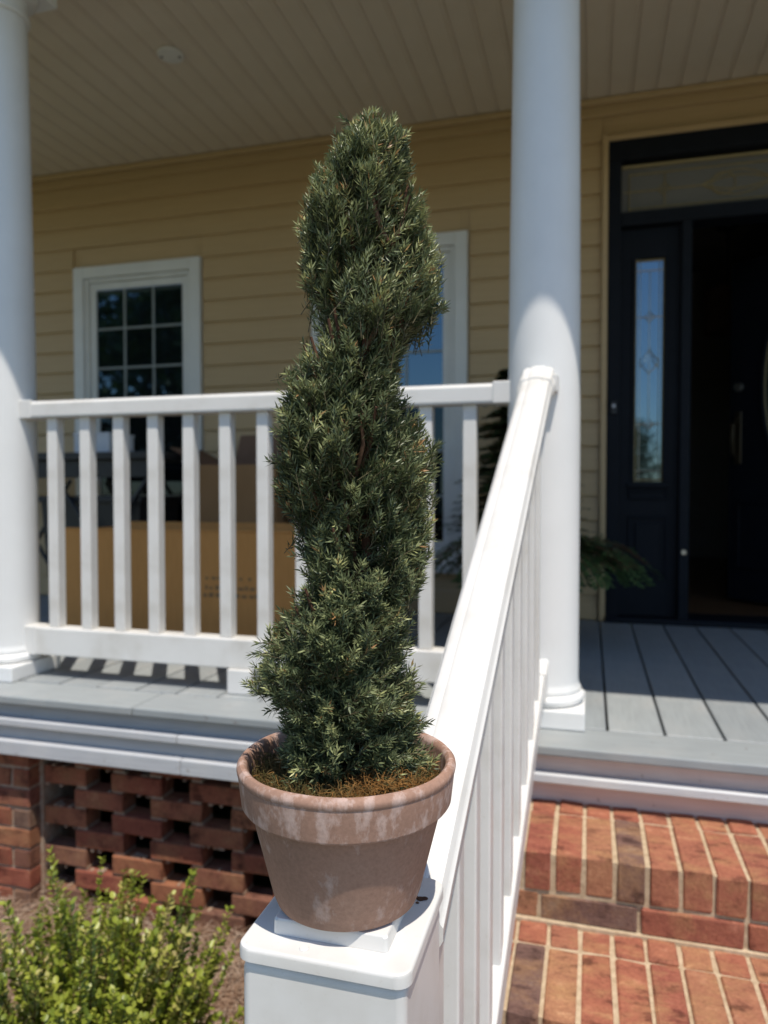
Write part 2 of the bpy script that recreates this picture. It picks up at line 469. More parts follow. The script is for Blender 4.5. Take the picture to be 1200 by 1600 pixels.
# crumbly mortar fins in the openings
for _ in range(150):
    kx = rnd.randrange(0, 8); z1 = ztop - kx * CH
    xx = rnd.uniform(LX0, LX1); s = rnd.uniform(.003, .007)
    add_box(lat_m, xx - s, xx + s, 1.905, 1.905 + rnd.uniform(.01, .05), z1 - .001, z1 + rnd.uniform(.002, .006))
tag(obj('mortar', lat_m, 'mortar_wall', fnd), kind='stuff')
bm = bmesh.new(); add_box(bm, -2.117, -1.664, 1.856, 2.20, GZ - .05, -.1835)
add_box(bm, -1.6635, -1.6485, 1.898, 1.99, GZ - .05, -.1835)
obj('pier_mortar', bm, 'mortar_wall', fnd)
# solid panel further along and the far wall of the crawl space
bm = bmesh.new(); add_box(bm, XL, -2.125, 1.90, 1.98, GZ - .05, -.184); obj('side_panel', bm, 'brick_wall', fnd)
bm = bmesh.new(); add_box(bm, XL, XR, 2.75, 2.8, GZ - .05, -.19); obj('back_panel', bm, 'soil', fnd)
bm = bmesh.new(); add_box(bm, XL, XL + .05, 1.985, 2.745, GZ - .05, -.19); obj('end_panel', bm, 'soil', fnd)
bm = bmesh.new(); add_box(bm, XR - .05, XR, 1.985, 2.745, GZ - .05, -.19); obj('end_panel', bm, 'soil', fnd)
bm = bmesh.new(); add_box(bm, 2.05, XR, 1.90, 1.98, GZ - .05, -.184); obj('side_panel', bm, 'brick_wall', fnd)

# ------------------------------------------------------------------ brick steps
steps = thing('brick_steps', (.9, 1.2, GZ), 'red brick front steps with rowlock treads and tan mortar', 'steps')
SX0, SX1 = -.262, 2.04
RISE, TREAD = .147, .29
PW = .0632; J = .0085
core = bmesh.new()
for s in range(4):
    zt = -.15 - s * RISE; yf = 1.561 - s * TREAD; yb = yf + TREAD
    add_box(core, SX0 + .004 + s * .0007, SX1 - .004 - s * .0007, yf + .005, 1.842 - s * .004, zt - RISE + (.002 if s < 3 else -.1), zt - .0045)
jo = bmesh.new()
for s in range(4):
    zt = -.15 - s * RISE; yf = 1.561 - s * TREAD; yb = yf + TREAD
    x = SX0 + rnd.uniform(0, .01)
    while x + PW < SX1:
        if s < 2:
            for (y0, y1) in ((yf, yf + .204), (yf + .204 + J, min(yb - .006, 1.842))):
                dz = rnd.uniform(-.002, .0025)
                o = brick(x, x + PW - J, y0 + rnd.uniform(-.0025, .0025), y1, zt - .08, zt + dz, 'brick_step', steps)
                o.rotation_euler = (rnd.uniform(-.006, .006), rnd.uniform(-.01, .01), rnd.uniform(-.006, .006))
        else:
            add_box(jo, x, x + PW - J, yf, yf + .204, zt - .08, zt + rnd.uniform(-.002, .002), .003)
            add_box(jo, x, x + PW - J, yf + .204 + J, yb - .006, zt - .08, zt + rnd.uniform(-.002, .002), .003)
        x += PW
    x = SX0 - (.1 if s % 2 else .03)
    while x < SX1:
        a_, b_ = max(x, SX0 + .001), min(x + .192, SX1 - .001)
        if b_ - a_ > .02:
            y0 = yf + .001 + rnd.uniform(-.002, .002)
            if s < 2: brick(a_, b_, y0, yf + .09, zt - RISE + .004, zt - .089, 'brick_step', steps)
            else: add_box(jo, a_, b_, y0, yf + .09, zt - RISE + .004, zt - .089, .003)
        x += .201
for s in (1, 2, 3):
    zt = -.15 - s * RISE; yb = 1.561 - s * TREAD + TREAD
    add_box(core, SX0 + .006, SX1 - .006, yb - .0085, yb + .004, zt - .02, zt + .0045)
obj('mortar', core, 'mortar', steps)
tag(obj('lower_bricks', jo, 'brick_step', steps), kind='stuff')

# ------------------------------------------------------------------ columns
def column(cx, label):
    cy = 2.03
    c = thing('porch_column', (cx, cy, 0), label, 'column', 'round columns along the porch front')
    B = .114
    BX('plinth', cx - B, cx + B, cy - B, cy + B, 0.0006, .05, 'column', c, .004, 2)
    bm = bmesh.new()
    prof = [(0, .0505), (.103, .0505)]
    for i in range(9):
        a = -math.pi / 2 + math.pi * i / 8; prof.append((.099 + .014 * math.cos(a), .066 + .0145 * math.sin(a)))
    prof += [(.1025, .082), (.1025, .09), (0, .09)]
    lathe(bm, prof, (cx, cy, 0), 64); obj('base_ring', bm, 'column', c, True)
    bm = bmesh.new()
    prof = [(0, .0905), (.101, .0905), (.098, .10)]
    for i in range(13):
        f = i / 12; prof.append((.096 - .013 * max(0, f - .3) ** 1.3 / .63, .11 + 2.06 * f))
    prof.append((0, 2.17))
    lathe(bm, prof, (cx, cy, 0), 64); obj('shaft', bm, 'column', c, True)
    bm = bmesh.new()
    r0 = .0835
    prof = [(0, 2.171), (r0, 2.171)]
    for i in range(7):
        a = -math.pi / 2 + math.pi * i / 6; prof.append((r0 + .009 * math.cos(a), 2.183 + .010 * math.sin(a)))
    prof += [(r0, 2.194), (r0, 2.235)]
    for i in range(7):
        a = -math.pi / 2 + math.pi / 2 * i / 6; prof.append((r0 + .004 + .03 * math.cos(a), 2.265 + .028 * math.sin(a)))
    prof += [(0, 2.266)]
    lathe(bm, prof, (cx, cy, 0), 64); obj('capital', bm, 'column', c, True)
    BX('abacus', cx - .125, cx + .125, cy - .125, cy + .125, 2.2665, 2.318, 'column', c, .003)
column(-1.893, 'white round porch column standing on the brick pier')
column(-.1205, 'white round porch column where the stair handrail is fixed')

# ------------------------------------------------------------------ porch roof: ceiling boards, beam, gutter, roof slab
roof = thing('porch_roof', (-.5, 2.6, CEIL), 'beige beadboard porch ceiling with beam and eave above the columns', 'ceiling')
bmx = .1016
x = XL
while x < XR:
    bm = bmesh.new()
    # one bead-board strip running from the wall to the eave: flat face with a half-round bead and a groove
    pr = [(0, .012), (.0, .006), (.004, .004), (.004, 0), (.083, 0), (.085, .0028), (.088, .003), (.091, .0007), (.095, .0007), (.098, .003), (.1012, .006), (.1012, .012)]
    key = 'soffit_board'
    if key not in _cache:
        va = [bm.verts.new((px_, -1.01, pz)) for px_, pz in pr]; vb = [bm.verts.new((px_, 1.01, pz)) for px_, pz in pr]
        for i in range(len(pr)):
            j = (i + 1) % len(pr); bm.faces.new((va[i], va[j], vb[j], vb[i]))
        bm.faces.new(va); bm.faces.new(vb[::-1])
        bmesh.ops.recalc_face_normals(bm, faces=bm.faces[:])
        me = bpy.data.meshes.new(key); bm.to_mesh(me); _cache[key] = me; me.materials.append(M['soffit'])
    bm.free()
    link('soffit_board', _cache[key], None, roof, (x, 2.585, CEIL + rnd.uniform(-.0006, .0006)))
    x += bmx
BX('beam', XL, XR, 1.94, 2.12, 2.319, CEIL - .002, 'gutter', roof, .003)
BX('wall_molding', XL, XR, 3.575, 3.605, CEIL - .03, CEIL - .002, 'siding', roof, .006, 2)
bm = bmesh.new()
vsl = [(1.5, 2.455), (3.6, 2.455), (3.6, 3.0), (1.5, 2.56)]
va = [bm.verts.new((XL, y, z)) for y, z in vsl]; vb = [bm.verts.new((XR, y, z)) for y, z in vsl]
for i in range(4):
    j = (i + 1) % 4; bm.faces.new((va[i], va[j], vb[j], vb[i]))
bm.faces.new(va); bm.faces.new(vb[::-1])
obj('roof_slab', bm, 'pot_dark', roof)
BX('gutter', XL, XR, 1.458, 1.498, 2.50, 2.585, 'gutter', roof, .006, 2)
BX('eave_board', XL, XR, 1.51, 1.57, 2.40, 2.454, 'gutter', roof, .003)

plate = thing('ceiling_cover_plate', (-1.694, 2.74, CEIL), 'small round blank cover plate screwed to the porch ceiling', 'cover plate')
bm = bmesh.new(); lathe(bm, [(0, -.001), (.053, -.001), (.056, -.006), (.053, -.013), (.045, -.0155), (0, -.0165)], (-1.694, 2.74, CEIL), 40); obj('disc', bm, 'trim', plate, True)
for s in (-1, 1):
    bm = bmesh.new(); lathe(bm, [(0, -.0166), (.006, -.0166), (.005, -.019), (0, -.0192)], (-1.694 + s * .036, 2.74 + s * .01, CEIL), 10); obj('screw', bm, 'black', plate)

# ------------------------------------------------------------------ porch railing
rail = thing('porch_railing', (-1.007, 2.03, 0), 'white porch railing with square balusters between the two columns', 'railing')
RX0, RX1 = -1.81, -.205
bm = bmesh.new()
prof = [(-.034, .856), (.034, .856), (.036, .862), (.036, .90), (.030, .9085), (.02, .912), (-.02, .912), (-.030, .9085), (-.036, .90), (-.036, .862)]
sweep_line(bm, prof, (RX0, 2.03, 0), (RX1, 2.03, 0)); obj('top_rail', bm, 'white', rail)
bm = bmesh.new()
prof = [(-.026, .076), (.026, .076), (.029, .079), (.029, .163), (.026, .167), (-.026, .167), (-.029, .163), (-.029, .079)]
sweep_line(bm, prof, (RX0, 2.03, 0), (RX1, 2.03, 0)); obj('bottom_rail', bm, 'white', rail)
for i in range(12):
    xk = -1.695 + .125 * i
    BX('baluster', xk - .019, xk + .019, 2.011, 2.049, .1675, .8555, 'white', rail, .003, 2)
for xx, s in ((-1.795, 1), (-.22, -1)):
    for (h0, h1, wd) in ((.854, .9142, .0385), (.074, .169, .031)):
        BX('bracket', xx - .035, xx + .035, 2.03 - wd, 2.03 + wd, h0, h1, 'white', rail, .003, 2)
BX('foot_block', -1.055, -.975, 1.99, 2.06, .0008, .0755, 'white', rail, .003, 2)

# ------------------------------------------------------------------ newel post
PX, PY = -.2165, .645
post = thing('newel_post', (PX, PY, GZ), 'white square newel post with flat cap carrying the clay pot', 'post')
h = .0745
bm = bmesh.new(); add_box(bm, PX - h, PX + h, PY - h, PY + h, GZ, .207, .009, 4); obj('sleeve', bm, 'white', post, True)
bm = bmesh.new()
def rrect(hw, r, z, n=6):
    out = []
    for cx_, cy_, a0 in ((1, 1, 0), (-1, 1, 90), (-1, -1, 180), (1, -1, 270)):
        for i in range(n + 1):
            a = R_(a0 + 90 * i / n); out.append((PX + cx_ * (hw - r) + r * math.cos(a), PY + cy_ * (hw - r) + r * math.sin(a), z))
    return out
def loft(bm, rings):
    rv = [[bm.verts.new(p) for p in r] for r in rings]
    for a, b in zip(rv, rv[1:]):
        for i in range(len(a)):
            j = (i + 1) % len(a); bm.faces.new((a[i], a[j], b[j], b[i]))
    bm.faces.new(rv[0][::-1]); bm.faces.new(rv[-1])
loft(bm, [rrect(.0765, .012, .2072), rrect(.0785, .014, .2085), rrect(.0785, .014, .2170), rrect(.0777, .0135, .2195), rrect(.0755, .012, .221)])
capo = obj('cap', bm, 'white', post, True)
bm = bmesh.new()
loft(bm, [rrect(.0535, .004, .2212), rrect(.053, .004, .233), rrect(.0515, .004, .2348)])
obj('raised_plate', bm, 'white', capo, True)
bm = bmesh.new(); lathe(bm, [(0, .0001), (.0045, .0001), (.0038, .0009), (0, .0011)], (PX - .018, PY - .066, .2211), 14)
obj('screw_plug', bm, 'trim', capo, True)
bm = bmesh.new()
for dx_, dy_, r_ in ((0, 0, .0042), (.0035, .0015, .0036), (-.004, .001, .0026), (-.0015, -.0075, .0019)):
    lathe(bm, [(0, .0001), (r_, .0002), (r_ * .6, .0009), (0, .0012)], (PX + .062 + dx_, PY + .036 + dy_, .2212), 9)
obj('dirt_speck', bm, 'bark', capo)

# ------------------------------------------------------------------ stair railing
sr = thing('stair_railing', (-.17, 1.3, GZ), 'white sloping stair railing from the column down to the newel post', 'railing')
A = Vector((-.180, .7205, .196)); Bp = Vector((-.129, 1.945, .942))
def on(y, dz=0):
    f = (y - A.y) / (Bp.y - A.y); p = A.lerp(Bp, f); p.z += dz; return p
prof = [(-.020, -.078), (.020, -.078), (.022, -.075), (.022, -.052), (.030, -.049), (.036, -.045), (.0405, -.037), (.0405, -.024), (.0375, -.0205), (.0365, -.017), (.033, -.0075), (.025, -.0035), (.018, -.0045), (.0150, -.0012), (.006, .0),
        (-.006, .0), (-.0150, -.0012), (-.018, -.0045), (-.025, -.0035), (-.033, -.0075), (-.0365, -.017), (-.0375, -.0205), (-.0405, -.024), (-.0405, -.037), (-.036, -.045), (-.030, -.049), (-.022, -.052), (-.022, -.075)]
bm = bmesh.new(); sweep_line(bm, prof, A, on(1.90)); obj('handrail', bm, 'white', sr, True)
prof2 = [(s * 1.12, t * 1.08 + .004) for s, t in prof]
bm = bmesh.new(); sweep_line(bm, prof2, on(1.872), on(1.935)); obj('bracket', bm, 'white', sr, True)
bm = bmesh.new(); p = on(1.925); add_box(bm, p.x + .037, p.x + .052, 1.90, 1.945, p.z - .062, p.z - .018, .004, 2); obj('bracket_lug', bm, 'white', sr, True)
ZB0, ZB1 = -.575 + .04, .10   # underside of the bottom rail at the two ends
def onb(y, dz=0):
    f = (y - A.y) / (1.92 - A.y); p = on(y); p.z = ZB0 + (ZB1 - ZB0) * f + dz; return p
pb = [(-.022, 0), (.022, 0), (.025, .003), (.025, .062), (.022, .066), (-.022, .066), (-.025, .062), (-.025, .003)]
bm = bmesh.new(); sweep_line(bm, pb, onb(.721), onb(1.925)); obj('bottom_rail', bm, 'white', sr)
bm = bmesh.new(); sweep_line(bm, [(s * 1.2, t * 1.12 - .004) for s, t in pb], onb(1.885), onb(1.94)); obj('bracket', bm, 'white', sr)
y = .80
while y < 1.88:
    p, q = on(y), onb(y); hw = .019
    bm = bmesh.new()
    sl = (Bp.z - A.z) / (Bp.y - A.y); sb = (ZB1 - ZB0) / (1.92 - A.y)
    v = []
    for zf, slope, base in ((0, sb, q.z + .0665), (1, sl, p.z - .0785)):
        v.append([bm.verts.new((p.x + dx, y + dy, base + slope * dy)) for dx, dy in ((-hw, -hw), (hw, -hw), (hw, hw), (-hw, hw))])
    for i in range(4):
        j = (i + 1) % 4; bm.faces.new((v[0][i], v[0][j], v[1][j], v[1][i]))
    bm.faces.new(v[0][::-1]); bm.faces.new(v[1])
    es = [e for e in bm.edges if abs(e.verts[0].co.z - e.verts[1].co.z) > .2]
    bmesh.ops.bevel(bm, geom=es, offset=.003, segments=2, affect='EDGES', profile=.5)
    obj('baluster', bm, 'white', sr)
    y += .1135

# ------------------------------------------------------------------ house: siding, windows
house = thing('house', (-.5, WY, 0), 'beige clapboard house wall with white grid windows behind the porch', 'house')
WIN = [(-2.867, -2.054), (-1.405, -.586)]
WZ0, WZ1 = .235, 1.895
DX0, DX1, DZ1 = .075, 1.735, 2.235
ch = .118
zs = .004
row = 0
while zs < CEIL + .05:
    zt = zs + ch
    cuts = [(XL, XR)]
    def cut(cuts, a, b):
        out = []
        for s, e in cuts:
            if b <= s or a >= e: out.append((s, e)); continue
            if a > s: out.append((s, a))
            if b < e: out.append((b, e))
        return out
    if zt > WZ0 and zs < WZ1:
        for a_, b_ in WIN: cuts = cut(cuts, a_ - .012, b_ + .012)
    if zs < DZ1 + .02: cuts = cut(cuts, DX0 - .03, DX1 + .03)
    fin = []
    for s, e in cuts:
        if e - s > 1.9:
            m = s + (e - s) * rnd.uniform(.35, .65); fin += [(s, m), (m - .012, e)]
        else: fin.append((s, e))
    for i, (s, e) in enumerate(fin):
        if e - s < .03: continue
        bm = bmesh.new()
        o_ = .0012 if i % 2 else 0
        pr = [(-.004 - o_, zs + .0), (-.016 - o_, zs + .0015), (-.0165 - o_, zs + .006), (-.007 - o_, zt - .016), (-.002 - o_, zt + .001), (.0, zt + .001), (.0, zs)]
        va = [bm.verts.new((s, WY + y_, z_)) for y_, z_ in pr]; vb = [bm.verts.new((e, WY + y_, z_)) for y_, z_ in pr]
        for k_ in range(len(pr)):
            j_ = (k_ + 1) % len(pr); bm.faces.new((va[k_], va[j_], vb[j_], vb[k_]))
        bm.faces.new(va); bm.faces.new(vb[::-1])
        obj('siding_board', bm, 'siding', house, origin=((s + e) / 2, WY, zs))
    zs += ch; row += 1
# sheathing behind with the door opening left free
bm = bmesh.new()
for a_, b_, c_, d_ in ((XL, WIN[0][0] + .03, -.18, 5), (WIN[0][1] - .03, WIN[1][0] + .03, -.18, 5), (WIN[1][1] - .03, DX0 + .01, -.18, 5), (DX1 - .01, XR, -.18, 5),
                       (WIN[0][0] + .031, WIN[0][1] - .031, -.18, WZ0 + .03), (WIN[0][0] + .031, WIN[0][1] - .031, WZ1 - .03, 5),
                       (WIN[1][0] + .031, WIN[1][1] - .031, -.18, WZ0 + .03), (WIN[1][0] + .031, WIN[1][1] - .031, WZ1 - .03, 5),
                       (DX0 + .011, DX1 - .011, DZ1 - .01, 5)):
    add_box(bm, a_, b_, WY + .003, WY + .12, c_, d_)
obj('sheathing', bm, 'siding', house)
def window(x0, x1):
    z0, z1 = WZ0, WZ1
    bm = bmesh.new()
    def frame(bm, x0, x1, z0, z1, w, y0, y1, wb=None, bev=.003):
        wb = wb or w
        add_box(bm, x0, x0 + w, y0, y1, z0, z1, bev); add_box(bm, x1 - w, x1, y0, y1, z0, z1, bev)
        add_box(bm, x0 + w + .0002, x1 - w - .0002, y0 + .0006, y1, z1 - w, z1 - .0004, bev); add_box(bm, x0 + w + .0002, x1 - w - .0002, y0 + .0006, y1, z0 + .0004, z0 + wb, bev)
    frame(bm, x0, x1, z0, z1, .065, WY - .03, WY + .03)
    win = obj('window', bm, 'trim', house, origin=((x0 + x1) / 2, WY, z0))
    bm = bmesh.new(); frame(bm, x0 + .066, x1 - .066, z0 + .066, z1 - .066, .022, WY - .014, WY + .05); obj('jamb', bm, 'trim', win)
    bm = bmesh.new(); add_box(bm, x0 - .02, x1 + .02, WY - .055, WY - .0305, z0 - .028, z0 + .012, .003); obj('sill', bm, 'trim', win)
    zm = (z0 + z1) / 2 + .01
    for (a_, b_, yo, gm) in ((zm - .015, z1 - .089, 0, 'glass'), (z0 + .089, zm + .012, .02, 'screened_glass')):
        xa, xb = x0 + .089, x1 - .089
        bm = bmesh.new(); frame(bm, xa, xb, a_, b_, .038, WY + .004 + yo, WY + .022 + yo, .036); obj('sash', bm, 'trim', win)
        ga, gb, gz0, gz1 = xa + .039, xb - .039, a_ + .037, b_ - .039
        ww, hh = (gb - ga) / 3, (gz1 - gz0) / 3
        for i in range(3):
            for j in range(3):
                BX('pane', ga + i * ww + .0005, ga + (i + 1) * ww - .0005, WY + .016 + yo, WY + .021 + yo, gz0 + j * hh + .0005, gz0 + (j + 1) * hh - .0005, gm, win, 0)
        for i in (1, 2):
            BX('muntin', ga + i * ww - .006, ga + i * ww + .006, WY + .0085 + yo, WY + .0155 + yo, gz0, gz1, 'muntin', win, .002)
            BX('muntin', ga, gb, WY + .0092 + yo, WY + .0157 + yo, gz0 + i * hh - .006, gz0 + i * hh + .006, 'muntin', win, .002)
for a_, b_ in WIN: window(a_, b_)

# ------------------------------------------------------------------ entrance
ent = thing('front_door', (.9, WY, 0), 'dark navy panelled front entrance with leaded sidelight and transom, door standing open', 'door')
FY0, FY1 = WY - .035, WY + .10
D = 'navy'
BX('casing', DX0 - .028, DX0 - .001, FY0 - .004, WY + .01, .001, DZ1 + .03, 'siding', ent, .003)
BX('casing', DX1 + .001, DX1 + .028, FY0 - .004, WY + .01, .001, DZ1 + .03, 'siding', ent, .003)
BX('casing', DX0 - .0008, DX1 + .0008, FY0 - .003, WY + .01, DZ1 + .001, DZ1 + .028, 'siding', ent, .003)
for a_, b_ in ((DX0, DX0 + .058), (.396, .440), (1.345, 1.389), (DX1 - .058, DX1)):
    BX('jamb', a_, b_, FY0, FY1, .002, 1.84 if .3 < a_ < 1.5 else DZ1 - .092, D, ent, .004, 2)
BX('head', DX0, DX1, FY0 - .001, FY1, DZ1 - .0915, DZ1, D, ent, .004, 2)
BX('transom_bar', DX0 + .0585, DX1 - .0585, FY0 + .002, FY1, 1.8405, 1.905, D, ent, .004, 2)
BX('threshold', DX0 + .002, DX1 - .002, FY0 - .03, FY1 + .05, .0012, .028, D, ent, .004, 2)
# transom
tx0, tx1, tz0, tz1 = DX0 + .0585, DX1 - .0585, 1.9055, DZ1 - .092
bm = bmesh.new(); add_box(bm, tx0, tx1, WY + .03, WY + .036, tz0, tz1)
tr = obj('transom_window', bm, 'transom_glass', ent, origin=((tx0 + tx1) / 2, WY + .03, tz0))
def cam_line(par, pts, r=.0035, mat='brass', yy=WY + .027):
    bm = bmesh.new(); tube(bm, [(a, yy, b) for a, b in pts], r, 6); return obj('caming', bm, mat, par, True)
mx = (tx0 + tx1) / 2
cam_line(tr, [(tx0, tz1 - .012), (tx1, tz1 - .012)], .010)
for i in range(2):
    o_ = .032 + i * .004
    cam_line(tr, [(tx0 + o_, tz0 + .03), (tx1 - o_, tz0 + .03)]); cam_line(tr, [(tx0 + o_, tz1 - .05), (tx1 - o_, tz1 - .05)])
    break
for xx in (tx0 + .035, tx1 - .035): cam_line(tr, [(xx, tz0 + .02), (xx, tz1 - .045)])
zc = (tz0 + tz1) / 2 - .01
for sgn in (-1, 1):
    f = lambda dx: mx + sgn * dx
    cam_line(tr, [(f(.76), zc), (f(.42), zc)])
    cam_line(tr, [(f(.58), tz0 + .03), (f(.58), tz1 - .05)])
    cam_line(tr, [(f(.58 + .03 * math.cos(t)), zc + .03 * math.sin(t)) for t in [i * math.pi / 2 for i in range(5)]], .003)
    for amp in (.055, .03, -.03, -.055):
        cam_line(tr, [(f(.42 - .30 * i / 12), zc + amp * math.sin(math.pi * i / 12)) for i in range(13)], .003)
    cam_line(tr, [(f(.33 + .05 * math.cos(i * math.pi / 8)), zc + .05 * math.sin(i * math.pi / 8)) for i in range(17)], .003)
cam_line(tr, [(mx + .11 * math.cos(i * math.pi / 10), zc + .068 * math.sin(i * math.pi / 10)) for i in range(21)], .003)
# sidelights
def sidelight(x0, x1):
    yb = WY + .015
    gx0, gx1, gz0, gz1 = (x0 + x1) / 2 - .069, (x0 + x1) / 2 + .069, .66, 1.70
    bm = bmesh.new()
    add_box(bm, x0, gx0 - .001, yb, yb + .045, .029, 1.8395); add_box(bm, gx1 + .001, x1, yb, yb + .045, .029, 1.8395)
    add_box(bm, gx0 - .0008, gx1 + .0008, yb + .0005, yb + .045, gz1, 1.839); add_box(bm, gx0 - .0008, gx1 + .0008, yb + .0005, yb + .045, .0295, gz0)
    sl = obj('sidelight', bm, D, ent, origin=((x0 + x1) / 2, yb, .03))
    BX('pane', gx0, gx1, yb + .016, yb + .021, gz0 + .001, gz1 - .001, 'door_glass', sl, 0)
    for a_, b_, c_, d_ in ((gx0 - .012, gx0 + .006, gz0, gz1), (gx1 - .006, gx1 + .012, gz0, gz1)):
        BX('bead', a_, b_, yb - .007, yb + .012, c_, d_, 'brass' if 0 else D, sl, .003)
    yy = yb + .013
    for pts in ([(gx0 + .008, gz0), (gx0 + .008, gz1)], [(gx1 - .008, gz0), (gx1 - .008, gz1)], [(gx0, gz0 + .008), (gx1, gz0 + .008)], [(gx0, gz1 - .008), (gx1, gz1 - .008)]):
        cam_line(sl, pts, .005, yy=yy)
    cx_ = (gx0 + gx1) / 2
    for pts in ([(gx0 + .026, gz0), (gx0 + .026, gz1)], [(gx1 - .026, gz0), (gx1 - .026, gz1)], [(cx_, gz0 + .3), (cx_, gz1 - .06)], [(gx0, gz1 - .055), (gx1, gz1 - .055)],
                [(gx0, gz0 + .05), (gx1, gz0 + .05)], [(gx0, gz1 - .27), (gx1, gz1 - .27)], [(gx0, gz0 + .27), (gx1, gz0 + .27)]):
        cam_line(sl, pts, .0022, 'metal', yy=yy)
    for zz, q in ((gz1 - .27, .02), (gz0 + .56, .045), (gz0 + .27, .02)):
        cam_line(sl, [(cx_ + q * math.cos(i * math.pi / 2), zz + q * 1.2 * math.sin(i * math.pi / 2)) for i in range(5)], .003, 'metal', yy=yy)
    cam_line(sl, [(cx_ - .045, gz0 + .53), (cx_ - .02, gz0 + .56), (cx_, gz0 + .64), (cx_ + .02, gz0 + .56), (cx_ + .045, gz0 + .53)], .0025, 'metal', yy=yy)
    for (a_, b_) in ((.575, .625), (.20, .50)):
        bm = bmesh.new()
        ya = yb - .0005
        w_ = .014
        add_box(bm, gx0 - .02, gx1 + .02, ya - .010, ya, b_ - w_, b_, .003); add_box(bm, gx0 - .02, gx1 + .02, ya - .010, ya, a_, a_ + w_, .003)
        add_box(bm, gx0 - .02, gx0 - .02 + w_, ya - .0095, ya, a_ + w_, b_ - w_, .003); add_box(bm, gx1 + .02 - w_, gx1 + .02, ya - .0095, ya, a_ + w_, b_ - w_, .003)
        pm = obj('panel_molding', bm, D, sl)
    BX('raised_panel', gx0 + .012, gx1 - .012, yb - .007, yb - .0005, .232, .468, D, sl, .005, 2)
    BX('ledge', gx0 - .025, gx1 + .025, yb - .022, yb - .0008, .632, .652, D, sl, .004, 2)
sidelight(DX0 + .0585, .3955)
sidelight(1.3895, DX1 - .0585)
# door leaf, hinged at the right and standing open inwards
lw = .895; ang = R_(47); HX, HY = 1.338, FY1 - .04
leaf_rot = Matrix.Translation((HX, HY, 0)) @ Matrix.Rotation(-ang, 4, 'Z') @ Matrix.Translation((-lw, 0, 0))
def dleaf(name, build, mat, parent, smooth=False):
    bm = bmesh.new(); build(bm); bmesh.ops.transform(bm, matrix=leaf_rot, verts=bm.verts[:]); return obj(name, bm, mat, parent, smooth)
leaf = dleaf('door_leaf', lambda b: add_box(b, 0, lw, 0, .045, .032, 1.835, .003), D, ent)
ov = [(lw / 2 + .21 * math.cos(t), .67 + 0 * t, 0) for t in (0,)]
def oval(b, rx, rz, r, yy, cz=1.16):
    pts = [(lw / 2 + rx * math.cos(i * math.pi / 16), yy, cz + rz * math.sin(i * math.pi / 16)) for i in range(33)]
    tube(b, pts, r, 6)
dleaf('oval_molding', lambda b: oval(b, .25, .53, .013, -.004), D, leaf, True)
dleaf('oval_caming', lambda b: oval(b, .235, .51, .004, -.008), 'brass', leaf, True)
def ovpane(b):
    c0 = b.verts.new((lw / 2, -.003, 1.16)); ring = [b.verts.new((lw / 2 + .236 * math.cos(i * math.pi / 16), -.003, 1.16 + .512 * math.sin(i * math.pi / 16))) for i in range(32)]
    ring2 = [b.verts.new((v.co.x, .002, v.co.z)) for v in ring]
    for i in range(32):
        j = (i + 1) % 32; b.faces.new((c0, ring[i], ring[j])); b.faces.new((ring[i], ring2[i], ring2[j], ring[j]))
dleaf('oval_pane', ovpane, 'door_glass', leaf)
for a_, b_ in ((.06, .40), (.5, .84)):
    def pm_(b, a_=a_, b_=b_):
        add_box(b, a_, b_, -.010, -.0005, .545, .56, .003); add_box(b, a_, b_, -.010, -.0005, .2, .215, .003)
        add_box(b, a_, a_ + .015, -.0095, -.0005, .216, .544, .003); add_box(b, b_ - .015, b_, -.0095, -.0005, .216, .544, .003)
    dleaf('panel_molding', pm_, D, leaf)
def handle(b):
    tube(b, [(.06, -.012, 1.0), (.06, -.05, .97), (.06, -.055, .90), (.06, -.045, .82), (.06, -.01, .78)], [.011, .011, .013, .011, .011], 8)
    add_box(b, .04, .08, -.010, -.001, .76, 1.04, .003)
dleaf('handle', handle, 'bronze', leaf, True)
def dead(b): tube(b, [(.06, -.002, 1.17), (.06, -.025, 1.17)], [.026, .02], 14)
dleaf('deadbolt', dead, 'metal', leaf, True)
bm = bmesh.new(); tube(bm, [(.418, FY0 + .001, .335), (.418, FY0 - .006, .335)], .011, 12); obj('strike_plate', bm, 'metal', ent)

bell = thing('doorbell', (.107, FY0, 1.0), 'small pale doorbell button on the dark door jamb', 'doorbell')
bm = bmesh.new(); add_box(bm, .094, .119, FY0 - .012, FY0 - .0005, .975, 1.035, .005, 3); obj('housing', bm, 'black', bell, True)
bm = bmesh.new(); lathe(bm, [(0, 0), (.008, 0), (.007, .004), (0, .005)], (0, 0, 0), 16)
bmesh.ops.rotate(bm, matrix=Matrix.Rotation(R_(90), 3, 'X'), verts=bm.verts[:]); bmesh.ops.translate(bm, vec=(.1065, FY0 - .0122, 1.012), verts=bm.verts[:])
obj('button', bm, 'paper', bell, True)

# hallway behind the open door
hall = thing('hallway', (.9, 4.6, 0), 'dark hallway with wooden floor seen through the open front door', 'room')
BX('hall_floor', -.4, 2.3, FY1 + .052, 7.2, -.02, .012, 'wood_floor', hall, 0)
BX('hall_wall', -.45, -.4005, WY + .1205, 7.2, -.02, 2.6, 'room', hall, 0)
BX('hall_wall', 2.3005, 2.35, WY + .1205, 7.2, -.02, 2.6, 'room', hall, 0)
BX('hall_wall', -.45, 2.35, 7.2005, 7.25, -.02, 2.6, 'room', hall, 0)
BX('hall_ceiling', -.45, 2.35, WY + .1205, 7.25, 2.6005, 2.65, 'room', hall, 0)
lamp = thing('pendant_lamp', (.98, 6.0, 2.1), 'dim woven drum pendant hanging in the dark hallway', 'lamp')
bm = bmesh.new(); lathe(bm, [(0, 2.599), (.09, 2.597), (.07, 2.57), (0, 2.565)], (.98, 6.0, 0), 20); obj('canopy', bm, 'black', lamp, True)
